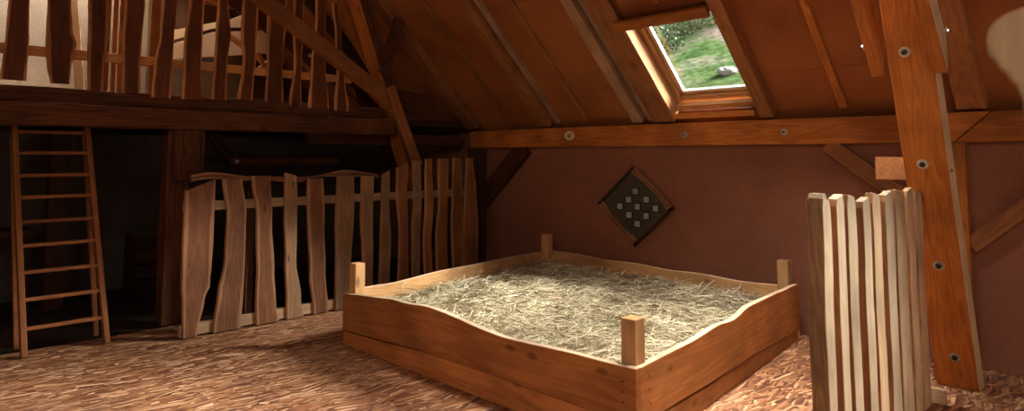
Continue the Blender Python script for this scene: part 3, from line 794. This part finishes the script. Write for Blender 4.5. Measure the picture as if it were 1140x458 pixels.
# pale insulation boards leaning by the far roof
def quadboard(name, pxs, X, t, mat, label):
    P = [atX(x, y, X) for x, y in pxs]
    O = P[0]
    o = prism(name, [(p.y-O.y, p.z-O.z) for p in P], t, (X, O.y, O.z), (0, 1, 0), (0, 0, 1), [mat], None, .004)
    return tag(o, label, 'board')
quadboard('insulation_board', [(192, 66), (296, 60), (296, 34), (236, 36), (192, 49)], -8.9, .03, 'whiteboard', 'lower pale board leaning in the loft behind the railing')
quadboard('insulation_board', [(192, 45), (236, 32), (292, 30), (292, 8), (255, 22), (192, 34)], -9.0, .03, 'whiteboard', 'upper pale board in the loft behind the railing')
# rails that carry them and crossing roof braces
def lofttimber(a, b, X, w, label, mat='loft_slat'):
    A = atX(*a, X); B = atX(*b, X)
    return tag(beam('loft_brace', A, B, .06, w, mat, up=(0, 1, 0) if abs(B.z-A.z) > abs(B.y-A.y) else (0, 0, 1)), label, 'brace')
lofttimber((150, 70), (345, 85), -8.9, .07, 'long thin rail along the loft behind the railing boards')
lofttimber((255, 40), (300, 74), -8.75, .06, 'orange brace sloping down right across the pale boards')
lofttimber((285, 80), (330, 45), -8.62, .06, 'orange brace rising right across the pale boards')
lofttimber((286, 58), (302, 90), -8.5, .05, 'small brace below the crossing of two loft braces')
lofttimber((305, 35), (372, 88), -8.4, .09, 'orange brace in the loft below the collar plank')
lofttimber((230, -4), (330, 22), -8.2, .1, 'upper orange brace near the loft roof')
lofttimber((195, -6), (262, 6), -8.35, .1, 'orange timber near the loft roof above the boards', 'rafter')
a = atX(36, 75, -9.9)
tag(box('loft_box', (-9.9, .9, 2.06), (-9.3, 2.3, 2.3), 'whiteboard'), 'low pale box on the loft floor at the far left', 'box')

# ---------------------------------------------------------------- ladder
ld = empty('wooden_ladder', (-6.5, 1.3, 0), 'simple wooden ladder leaning up to the loft beam', 'ladder'); PW[ld.name] = Matrix.Translation(ld.location)
xb, xt = -6.42, -6.86
zt = 2.2
def rail_pt(yb_, yt_, z): u = z/1.86; return V((xb+(xt-xb)*u, yb_+(yt_-yb_)*u, z))
bl = atX(26, 396, -6.45).y; tl = atX(17, 138, -6.8).y
br = atX(118, 377, -6.45).y; tr_ = atX(98, 142, -6.8).y
LADX = V((-1, 0, -.2))
def ladrail(y0, y1):
    beam('side_rail', rail_pt(y0, y1, .012), rail_pt(y0, y1, 1.93), .042, .085, 'ladder', up=(1, 0, .2), parent=ld, bevel=.005)
ladrail(bl, tl); ladrail(br, tr_)
for ya_, yb_ in ((bl, tl), (br, tr_)):
    beam('rear_leg', (-6.78, ya_, .0), (-6.905, yb_, 1.80), .038, .05, 'ladder', up=(1, 0, .2), parent=ld, bevel=.005)
for yp in (148, 171, 195, 219, 246, 272, 300, 329, 361):
    # height from the pixel at the middle of the ladder
    z = None
    for k in range(200):
        zz = k*.01; y = ((rail_pt(bl, tl, zz)+rail_pt(br, tr_, zz))/2)
        v = y-C0; py = CY-FPX*v.dot(_U)/v.dot(_F)
        if py <= yp: z = zz; break
    A = rail_pt(bl, tl, z); B = rail_pt(br, tr_, z)
    A = A+V((.012, .0, 0)); B = B+V((.012, -.0, 0))
    beam('rung', A, B, .035, .03, 'ladder', up=(0, 0, 1), parent=ld, bevel=.006)

# ---------------------------------------------------------------- diamond light in the wall
dm = [atY(*p, YW-.03) for p in ((707, 186), (749.6, 230), (708.7, 273.6), (667.5, 227.7))]
dc = (dm[0]+dm[1]+dm[2]+dm[3])/4
dp = empty('diamond_light', (dc.x, YW-.02, dc.z), 'diamond-shaped wall panel with small square glass blocks and waney frame', 'wall panel'); PW[dp.name] = Matrix.Translation(dp.location)
hw = (dm[1].x-dm[3].x)/2; hh = (dm[0].z-dm[2].z)/2
prism('backing', [(0, hh), (hw, 0), (0, -hh), (-hw, 0)], .028, (dc.x, YW-.006, dc.z), (1, 0, 0), (0, 0, 1), ['panel'], dp, .003)
cor = [V((dc.x, 0, dc.z+hh)), V((dc.x+hw, 0, dc.z)), V((dc.x, 0, dc.z-hh)), V((dc.x-hw, 0, dc.z))]
yf = YW-.062
for k, (wd, mt, amp) in enumerate(((.055, 'fence_orange', .012), (.03, 'darkold', .004), (.055, 'fence_orange', .014), (.03, 'darkold', .004))):
    a = cor[k].copy(); b = cor[(k+1) % 4].copy(); a.y = b.y = yf
    L = (b-a); ln = L.length; Ld = L.normalized()
    inw = V((dc.x, yf, dc.z))-(a+b)/2; inw.normalize()
    st = []
    for i in range(15):
        u = i/14; st.append((u*(ln+.02)-.01, -.012+amp*.4*math.sin(u*9), wd-.012+amp*math.sin(u*7+1)+amp*.5*math.sin(u*15)))
    # slab thickness is along L x W; choose the origin so that it lies in front of the backing
    th = Ld.cross(inw)
    O = a if th.y > 0 else V((a.x, yf+.026, a.z))
    slab('frame_strip', st, .026, O, Ld, inw, (mt, 'waney_edge' if wd > .04 else 'darkold'), dp)
for px_, py_ in ((258, 165), (230, 200), (305, 200), (193, 228), (267, 230), (345, 238), (232, 265), (305, 270), (267, 303)):
    q = atY(640+px_/3.814, 170+py_/3.814, YW-.04)
    s_ = .032
    mw = Matrix.Translation((q.x, 0, q.z)) 
    r = box('glass_block', (q.x-s_, YW-.058, q.z-s_), (q.x+s_, YW-.033, q.z+s_), 'block', dp, .008)
    q0 = .040
    for (a, b, c, d) in ((-q0, q0, s_, q0), (-q0, q0, -q0, -s_), (-q0, -s_, -s_, s_), (s_, q0, -s_, s_)):
        box('block_rim', (q.x+a, YW-.046, q.z+c), (q.x+b, YW-.034, q.z+d), 'black', r, .001)

# ---------------------------------------------------------------- hay bed
FL = V((-5.0, 2.96, 0)); FR = V((-2.03, 2.96, 0)); BR = V((-2.30, 5.84, 0)); BL = V((-5.24, 5.84, 0))
bd = empty('hay_bed', (-3.6, 4.4, 0), 'large low square wooden bed box with waney boards filled with hay', 'bed'); PW[bd.name] = Matrix.Translation(bd.location)
def bedboard(a, b, top_px, low, t, planeY=None, planeX=None, name='side_board', mats=('bed', 'bed_edge'), flip=False):
    L = (b-a).normalized()
    st = []
    nrm = V((L.y, -L.x, 0))                      # outward for a->b anticlockwise
    for x, y in top_px:
        d = ray(x, y); t_ = (a-C0).dot(nrm)/d.dot(nrm); p = C0+d*t_
        st.append(((p-a).dot(L), p.z))
    return L, st
def interp(st, l):
    if l <= st[0][0]: return st[0][1]
    for p, q in zip(st, st[1:]):
        if l <= q[0]:
            u = (l-p[0])/max(1e-6, q[0]-p[0]); return p[1]+(q[1]-p[1])*u
    return st[-1][1]
def make_board(name, a, b, top_px, low_px, t, mats, inward):
    L, st = bedboard(a, b, top_px, None, t)
    ln = (b-a).length
    if isinstance(low_px, (int, float)): lowf = lambda l: low_px
    else:
        _, lo = bedboard(a, b, low_px, None, t); lo.sort(); lowf = lambda l: interp(lo, l)
    st.sort()
    n = 48; S = []
    for i in range(n+1):
        l = ln*i/n; S.append((l, lowf(l), interp(st, l)))
    # smooth
    S2 = [(S[i][0], sum(S[max(0, min(n, i+k))][1] for k in (-1, 0, 1))/3, sum(S[max(0, min(n, i+k))][2] for k in (-1, 0, 1))/3) for i in range(n+1)]
    th = L.cross(V((0, 0, 1)))
    O = a.copy() if th.dot(inward) > 0 else a+inward.normalized()*t
    return slab(name, S2, t, O, L, (0, 0, 1), mats, bd, cham=0, bevel=.005), S2
T = .045
inF = V((0, 1, 0)); 
fb, SF = make_board('front_board', FL, FR, [(381, 327), (400, 329), (422, 332), (436, 333), (450, 338), (474, 341), (488, 346), (503, 352), (531, 365), (560, 376), (598, 385), (636, 393), (665, 401), (693, 408), (716, 413)],
    [(381, 367.6), (455, 387), (550, 418.6), (655, 456.7), (690, 470)], T, ('bed', 'bed_edge'), inF)
Ls = (BR-FR).normalized(); inR = V((-Ls.y, Ls.x, 0))
FRs = FR+V((0, .0, 0))+Ls*.047
sb, SS_ = make_board('side_board', FRs, BR, [(719, 407), (744, 394), (772, 380), (791, 368), (800, 362), (808, 359.5), (815, 358), (822, 353), (832, 342.6), (843, 337), (855.5, 331.4), (885, 318), (893, 315)],
    [(741, 457), (785.7, 430.5), (841.6, 394), (893, 366)], T, ('bed', 'bed_edge'), inR)
bb, _ = make_board('back_board', BL+V((0, 0, 0)), BR, [(618, 279), (640, 282), (675, 289), (709.6, 293), (725, 296), (744.5, 300.6), (779.5, 304), (805.7, 309), (825, 313), (867, 317)], .02, T, ('bed_inner', 'bed_edge'), V((0, -1, 0)))
Ll = (BL-FL).normalized(); inL = V((Ll.y, -Ll.x, 0))
lb, _ = make_board('side_board', FL+Ll*.047, BL-Ll*.05, [(408, 319), (420, 317), (436, 315), (453, 310.6), (485.5, 302), (518, 296), (567, 286), (603, 280)], .02, T, ('bed_inner', 'bed_edge'), inL)
# plinth boards, set back
def plinth(a, b, inw, S0):
    L = (b-a).normalized(); a2 = a+inw*.006; b2 = b+inw*.006
    th = L.cross(V((0, 0, 1))); ln = (b2-a2).length
    S = [(l*ln/S0[-1][0], .004, w0-.004-.012*max(0, math.sin(l*2.1+.4))) for l, w0, w1 in S0]
    O = a2 if th.dot(inw) > 0 else a2+inw*.034
    slab('plinth', S, .034, O, L, (0, 0, 1), ('bed', 'bed'), bd, bevel=.003)
plinth(FL+V((.01, 0, 0)), FR-V((.02, 0, 0)), inF, SF)
plinth(FRs, BR, inR, SS_)
# posts
def bpost(cx_, cy_, z1, s=.095):
    box('corner_post', (cx_-s/2, cy_-s/2, .003), (cx_+s/2, cy_+s/2, z1), 'bed_inner', bd, .005)
q = atY(398, 293, 3.06); bpost(q.x, 3.06, q.z)
q = atY(706, 354, 3.06); bpost(q.x-.01, 3.06, q.z)
q = atY(609, 261, 5.74); bpost(q.x, 5.74, q.z)
q = atY(873, 290, 5.74); bpost(q.x, 5.74, q.z)
# nails near the front right corner
for x, y in ((693, 437), (694, 448), (693, 425)):
    q = atY(x, y, 2.96); cyl('nail_head', (q.x, 2.961, q.z), (0, -1, 0), .006, .003, 'iron', bd, 10, 0)
for x, y in ((723, 419), (723, 434), (724, 449)):
    d = ray(x, y); nr = V((Ls.y, -Ls.x, 0)); q = C0+d*((FR-C0).dot(nr)/d.dot(nr)); cyl('nail_head', q-nr*.001, nr, .006, .003, 'iron', bd, 10, 0)
# bed base
prism('bed_base', [(0, 0), (2.80, 0), (2.80-.25, 2.68), (-.22, 2.68)], .03, (-4.93, 3.06, .14), (1, 0, 0), (0, 1, 0), ['bed_inner'], bd, 0)

# hay: mounded mass + strands, one heap
def hay_h(u, v):
    """height at u (left-right 0..1), v (front-back 0..1)"""
    x = u*6; y = v*6
    h = .335+.04*noise.noise(V((x*.6, y*.6, 1)))+.045*noise.noise(V((x*1.5, y*1.5, 5)))+.018*noise.noise(V((x*4, y*4, 9)))
    h += .05*math.exp(-((u-.12)**2+(v-.86)**2)/.012)
    e = min(u, 1-u, v, 1-v); h -= .05*math.exp(-e*22)
    return h
A_ = FL+V((.06, .05, 0)); B_ = FR+V((-.06, .05, 0)); Cc = BR+V((-.06, -.05, 0)); D_ = BL+V((.06, -.05, 0))
def hay_p(u, v): 
    p = (A_*(1-u)+B_*u)*(1-v)+(D_*(1-u)+Cc*u)*v; return p
def make_hay():
    rnd = random.Random(3)
    vs = []; fs = []; tone = []
    n = 90
    for j in range(n+1):
        for i in range(n+1):
            u, v = i/n, j/n; p = hay_p(u, v); vs.append((p.x, p.y, hay_h(u, v)-.012+.01*noise.noise(V((u*60, v*60, 0))))); tone.append(.12+.25*rnd.random())
    for j in range(n):
        for i in range(n):
            a = j*(n+1)+i; fs.append((a, a+1, a+n+2, a+n+1))
    # closed underside so the heap has a body
    k = len(vs)
    for (u, v) in ((0, 0), (1, 0), (1, 1), (0, 1)):
        p = hay_p(u, v); vs.append((p.x, p.y, .15)); tone.append(.1)
    fs.append((k+3, k+2, k+1, k))
    def rim(idx, c0, c1): fs.append(tuple([k+c0]+[k+c1]+list(reversed(idx))))
    rim([i for i in range(n+1)], 0, 1); rim([(i)*(n+1)+n for i in range(n+1)], 1, 2)
    rim([n*(n+1)+n-i for i in range(n+1)], 2, 3); rim([(n-i)*(n+1) for i in range(n+1)], 3, 0)
    for s in range(34000):
        u = rnd.uniform(.008, .992); v = rnd.uniform(.008, .992)
        dens = noise.noise(V((u*9, v*9, 20)))
        p = hay_p(u, v); z = hay_h(u, v)+rnd.uniform(-.008, .018)+.035*rnd.random()**4
        L = rnd.uniform(.04, .17)*(1.0 if rnd.random() < .9 else 1.5); a = rnd.uniform(0, 2*PI); el = rnd.gauss(.04, .24)
        w = rnd.uniform(.0009, .0026)*(1.5 if rnd.random() < .12 else 1)
        bend = rnd.gauss(0, .9); tn = min(1, max(0, rnd.gauss(.58+.3*dens, .24)))
        if rnd.random() < .06: tn = 1.0
        k = len(vs); x, y = p.x, p.y
        seg = 4
        for q in range(seg+1):
            ca, sa = math.cos(a), math.sin(a)
            for sgnn in (-1, 1):
                vs.append((x-sa*w*sgnn, y+ca*w*sgnn, z+ (w if sgnn > 0 else -w)*.7)); tone.append(tn)
            st_ = L/seg; x += ca*st_; y += sa*st_; z += st_*math.sin(el); a += bend/seg; el -= .1
            # keep inside the bed
            if y < 3.02: y = 3.02
            if y > 5.78: y = 5.78
            xl = -4.94-(y-2.96)*.083; xr = -2.09-(y-2.96)*.094
            x = min(max(x, xl), xr)
        for q in range(seg):
            b = k+q*2; fs.append((b, b+1, b+3, b+2))
    me = mesh('hay', vs, fs, ['hay'], attrs={'tone': tone})
    o = link('hay', me, Matrix.Identity(4))
    return tag(o, 'loose dry hay filling the big wooden bed box', 'hay', kind='stuff')
make_hay()

# ---------------------------------------------------------------- pale fence on the right
PX = -1.12
pf = empty('pale_plank_fence', (PX, 4.0, 0), 'fresh pale plank fence seen almost edge-on between bed and raking strut', 'fence'); PW[pf.name] = Matrix.Translation(pf.location)
def Yof(x, y): return atX(x, y, PX).y
spec = [  # px of the pale face left/right near the top, top y, thickness, tone
 (915, 925, 222, .078, 'bark', 'pale_face'),
 (931, 940, 219, .045, 'bark_edge', 'pale_face'),
 (943, 953, 218, .042, 'bark_edge', 'pale_face'),
 (960, 969, 222, .042, 'bark_edge', 'pale_face'),
 (971, 980, 216, .040, 'bark_edge', 'pale'),
 (985, 994, 215, .042, 'bark_edge', 'pale_face'),
 (996, 1007, 212, .040, 'bark_edge', 'pale'),
 (1009.5, 1017, 211, .038, 'bark_edge', 'pale'),
 (1019, 1026, 213, .038, 'bark_edge', 'pale'),
]
for k, (xl, xr, yt, th, em, fmk) in enumerate(spec):
    a = atX(xl, 300, PX); b = atX(xr, 300, PX)
    a0 = atX(xl, yt, PX); zt_ = atX((xl+xr)/2, yt, PX).z
    y0 = a0.y; wd = max(.09, atX(xr, yt, PX).y-y0)
    st = [(.012, -.005, wd+.015), (.4, .004, wd), (.8, -.01, wd-.008), (1.2, .003, wd+.004), (zt_-.03, 0, wd-.004), (zt_, .012, wd-.02)]
    slab('board', st, th, (PX, y0, 0), (0, 0, 1), (0, 1, 0), (fmk, em), pf, cham=.004, ends=(0, .02 if k % 2 else -.015, .0), rough_edge=.01, bevel=.004)
slab('sawn_top', [(1.372, .008, .10), (1.398, .012, .095), (1.42, .022, .08)], .06, (PX-.008, Yof(915, 222), 0), (0, 0, 1), (0, 1, 0), ('pale_face', 'pale_face'), pf, cham=.01, bevel=.006, step=.01)
yA = Yof(915, 222); yB = atX(1026, 213, PX).y
for z in (1.22, .30):
    box('rail', (PX-.115, yA+.16, z-.045), (PX-.079, yB+(.02 if z > 1 else .26), z+.045), 'pale', pf)
# capped sawn top of the first bark slab
for zz in (1.16, 1.27):
    pass
# free-standing foot post at the far end
box('fence_post', (PX-.19, yB+.12, 0), (PX-.117, yB+.17, .45), 'pale', pf)
box('foot', (PX-.30, yB+.08, 0), (PX+.06, yB+.119, .09), 'pale', pf)

# ---------------------------------------------------------------- foreground waney plank at the top right
Yq = 1.45
prof = [(12, 1122), (20, 1106), (32, 1096), (45, 1093), (58, 1096), (72, 1106), (84, 1118), (98, 1129), (115, 1135), (135, 1138)]
rows = []
for y, x in prof:
    p = atY(x, y, Yq); rows.append((p.z, p.x))
rows.sort()
xr = rows[-1][1]+.25
st = [(.012, rows[0][1]+.06, xr), (.9, rows[0][1]+.03, xr+.02), (1.4, rows[0][1]+.012, xr)]+[(z, x, xr) for z, x in rows]+[(rows[-1][0]+.008, rows[-1][1]+.03, xr-.02)]
xm = st[0][1]
fg = slab('waney_plank', [(z, a-xm, b-xm) for z, a, b in st], .04, (xm, Yq, 0), (0, 0, 1), (1, 0, 0), ('fg', 'fg'), None, cham=.006, bevel=.01, ends=(0, .0, .0), step=.012)
tag(fg, 'pale waney plank standing close to the viewer at the upper right edge', 'plank')

# ---------------------------------------------------------------- outside the skylight
def hill():
    vs = []; fs = []; nx, ny = 70, 60
    for j in range(ny+1):
        for i in range(nx+1):
            x = -40+60*i/nx; y = 6.9+50*j/ny
            z = .2+max(0, y-8)*.47+.5*noise.noise(V((x*.15, y*.15, 0)))*min(1, (y-6.9)/4)+.12*noise.noise(V((x*.8, y*.8, 4)))*min(1, (y-6.9)/4)
            vs.append((x, y, z))
    for j in range(ny):
        for i in range(nx):
            a = j*(nx+1)+i; fs.append((a, a+1, a+nx+2, a+nx+1))
    return struct(link('hillside', mesh('hillside', vs, fs, ['grass'], smooth=True), Matrix.Identity(4)))
hill()
def hill_z(x, y): return .2+max(0, y-8)*.47+.5*noise.noise(V((x*.15, y*.15, 0)))*min(1, (y-6.9)/4)+.12*noise.noise(V((x*.8, y*.8, 4)))*min(1, (y-6.9)/4)
def hit_hill(px_, py_):
    d = ray(px_, py_).normalized(); t = 8
    while t < 70:
        p = C0+d*t
        if p.y > 7 and p.z < hill_z(p.x, p.y): return p
        t += .1
    return C0+d*30
def bush(px_, py_, r, label, seed, tone0=.3):
    p = hit_hill(px_, py_); rnd = random.Random(seed)
    root = empty('hill_bush', (p.x, p.y, p.z-.05), label, 'bush'); PW[root.name] = Matrix.Translation(root.location)
    for k in range(5):
        a = rnd.uniform(0, 2*PI); tip = V((p.x+r*.6*math.cos(a), p.y+r*.6*math.sin(a), p.z+r*rnd.uniform(.6, 1)))
        cyl('stem', (p.x, p.y, p.z-.1), tip-V((p.x, p.y, p.z-.1)), .03, (tip-p).length, 'bark', root, 6, 0, .01)
    vs = []; fs = []; tone = []
    for k in range(1500):
        v = V((rnd.gauss(0, 1), rnd.gauss(0, 1), rnd.gauss(0, 1))).normalized()*r*rnd.uniform(.45, 1)
        c = V((p.x+v.x*1.25, p.y+v.y, p.z+r*.55+v.z*.75)); 
        if c.z < hill_z(c.x, c.y): continue
        s = rnd.uniform(.025, .06); a = V((rnd.gauss(0, 1), rnd.gauss(0, 1), rnd.gauss(0, 1))).normalized(); b = a.orthogonal().normalized()
        kk = len(vs); vs += [c-a*s, c+b*s*.5, c+a*s, c-b*s*.5]; fs.append((kk, kk+1, kk+2, kk+3)); tn = min(1, max(0, rnd.gauss(tone0, .25))); tone += [tn]*4
    me = mesh('foliage', vs, fs, ['leaf'], attrs={'tone': tone}); link('foliage', me, Matrix.Identity(4), root)
bush(733, 62, .7, 'leafy bush seen at the upper left of the skylight', 1, .55)
bush(754, 40, .7, 'leafy bush seen at the top of the skylight', 2, .8)
bush(770, 34, .9, 'green bush near the upper right corner of the skylight', 4, .4)
bush(795, 26, .8, 'pale bush at the upper right corner of the skylight', 9, .85)
bush(716, 34, .6, 'small bush at the upper left corner of the skylight', 6, .7)
def rock(px_, py_, s):
    p = hit_hill(px_, py_); vs = []; fs = []
    nu, nv = 14, 9
    for j in range(nv+1):
        for i in range(nu):
            th = PI*j/nv; ph = 2*PI*i/nu; v = V((math.sin(th)*math.cos(ph), math.sin(th)*math.sin(ph), math.cos(th)*.6)); k = 1+.35*noise.noise(v*1.7+V((s, 0, 0)))
            vs.append(v*s*k)
    for j in range(nv):
        for i in range(nu): fs.append((j*nu+i, (j+1)*nu+i, (j+1)*nu+(i+1) % nu, j*nu+(i+1) % nu))
    o = link('rock', mesh('rock', vs, fs, ['stone'], smooth=False), Matrix.Translation((p.x, p.y, p.z+s*.1)))
    tag(o, 'pale rock lying in the grass seen at the right of the skylight', 'rock')
rock(812, 82, .28)

# ---------------------------------------------------------------- light
w = bpy.data.worlds.new('sky'); sc.world = w; w.use_nodes = True
bg = w.node_tree.nodes['Background']; bg.inputs[0].default_value = (.90, .95, 1.0, 1); bg.inputs[1].default_value = 1.6
def sun(d, e, ang, c):
    L = bpy.data.lights.new('sun', 'SUN'); L.energy = e; L.angle = math.radians(ang); L.color = c
    o = bpy.data.objects.new('sun', L); COL.objects.link(o); o.rotation_euler = V(d).to_track_quat('Z', 'Y').to_euler()
sun((.40, .70, .60), 85, 42, (1, .96, .9))
def area(name, loc, target, sx, sy, e, c, spread=180):
    L = bpy.data.lights.new(name, 'AREA'); L.shape = 'RECTANGLE'; L.size = sx; L.size_y = sy; L.energy = e; L.color = c; L.spread = math.radians(spread)
    o = bpy.data.objects.new(name, L); COL.objects.link(o); o.location = loc
    o.rotation_euler = (V(loc)-V(target)).to_track_quat('Z', 'Y').to_euler()
for i, (q, e) in enumerate(zip(HS, (34, 165, 30))):
    c = SS @ V(((q[0]+q[1])/2*sgs, (q[2]+q[3])/2, .35)); t = SS @ V(((q[0]+q[1])/2*sgs, (q[2]+q[3])/2, -1))
    area('fill_front_slope_%d' % i, c, t, q[1]-q[0], q[3]-q[2], e, (1, .78, .58))  # fill lamps outside the added front-slope skylights
c = SN @ V(((HLoft[0]+HLoft[1])/2*sgn, 4.65, .35)); t = SN @ V(((HLoft[0]+HLoft[1])/2*sgn, 4.65, -1))
area('daylight_loft_window', c, t, 1.0, 1.3, 520, (1, .82, .6))

c = SN @ V(((H3[0]+H3[1])/2*sgn, 2.9, .35))
area('fill_upper_slope', c, (-1.85, 4.35, 0), 1.3, 1.2, 150, (1, .94, .86), 75)  # lamp added and aimed to brighten the floor right of the bed
# window added on the solid right wall to go with a side fill lamp
wo = bpy.data.objects.new('window_8', None); COL.objects.link(wo); wo.location = (XR, 3.0, 1.0); wo['kind'] = 'structure'; PW[wo.name] = Matrix.Translation(wo.location)
for a, b in (((XR-.05, 2.0, .9), (XR-.002, 4.0, .98)), ((XR-.05, 2.0, 1.82), (XR-.002, 4.0, 1.9)), ((XR-.05, 2.0, .98), (XR-.002, 2.08, 1.82)), ((XR-.05, 3.92, .98), (XR-.002, 4.0, 1.82)), ((XR-.05, 2.97, .98), (XR-.002, 3.03, 1.82))):
    box('frame', a, b, 'skylight', wo)
box('glass_pane', (XR-.02, 2.08, .98), (XR-.012, 3.92, 1.82), 'block', wo, 0)
area('fill_right_gable', (XR-.07, 3.0, 1.4), (XR-3, 3.0, 1.3), 1.8, .8, 38, (1, .93, .84))  # side fill lamp, added just inside the wall
cam.dof.use_dof = True; cam.dof.focus_distance = 5.5; cam.dof.aperture_fstop = 2.2
vs_ = sc.view_settings; vs_.view_transform = 'Standard'; vs_.look = 'None'; vs_.gamma = 1; vs_.use_curve_mapping = False; vs_.exposure = -0.2
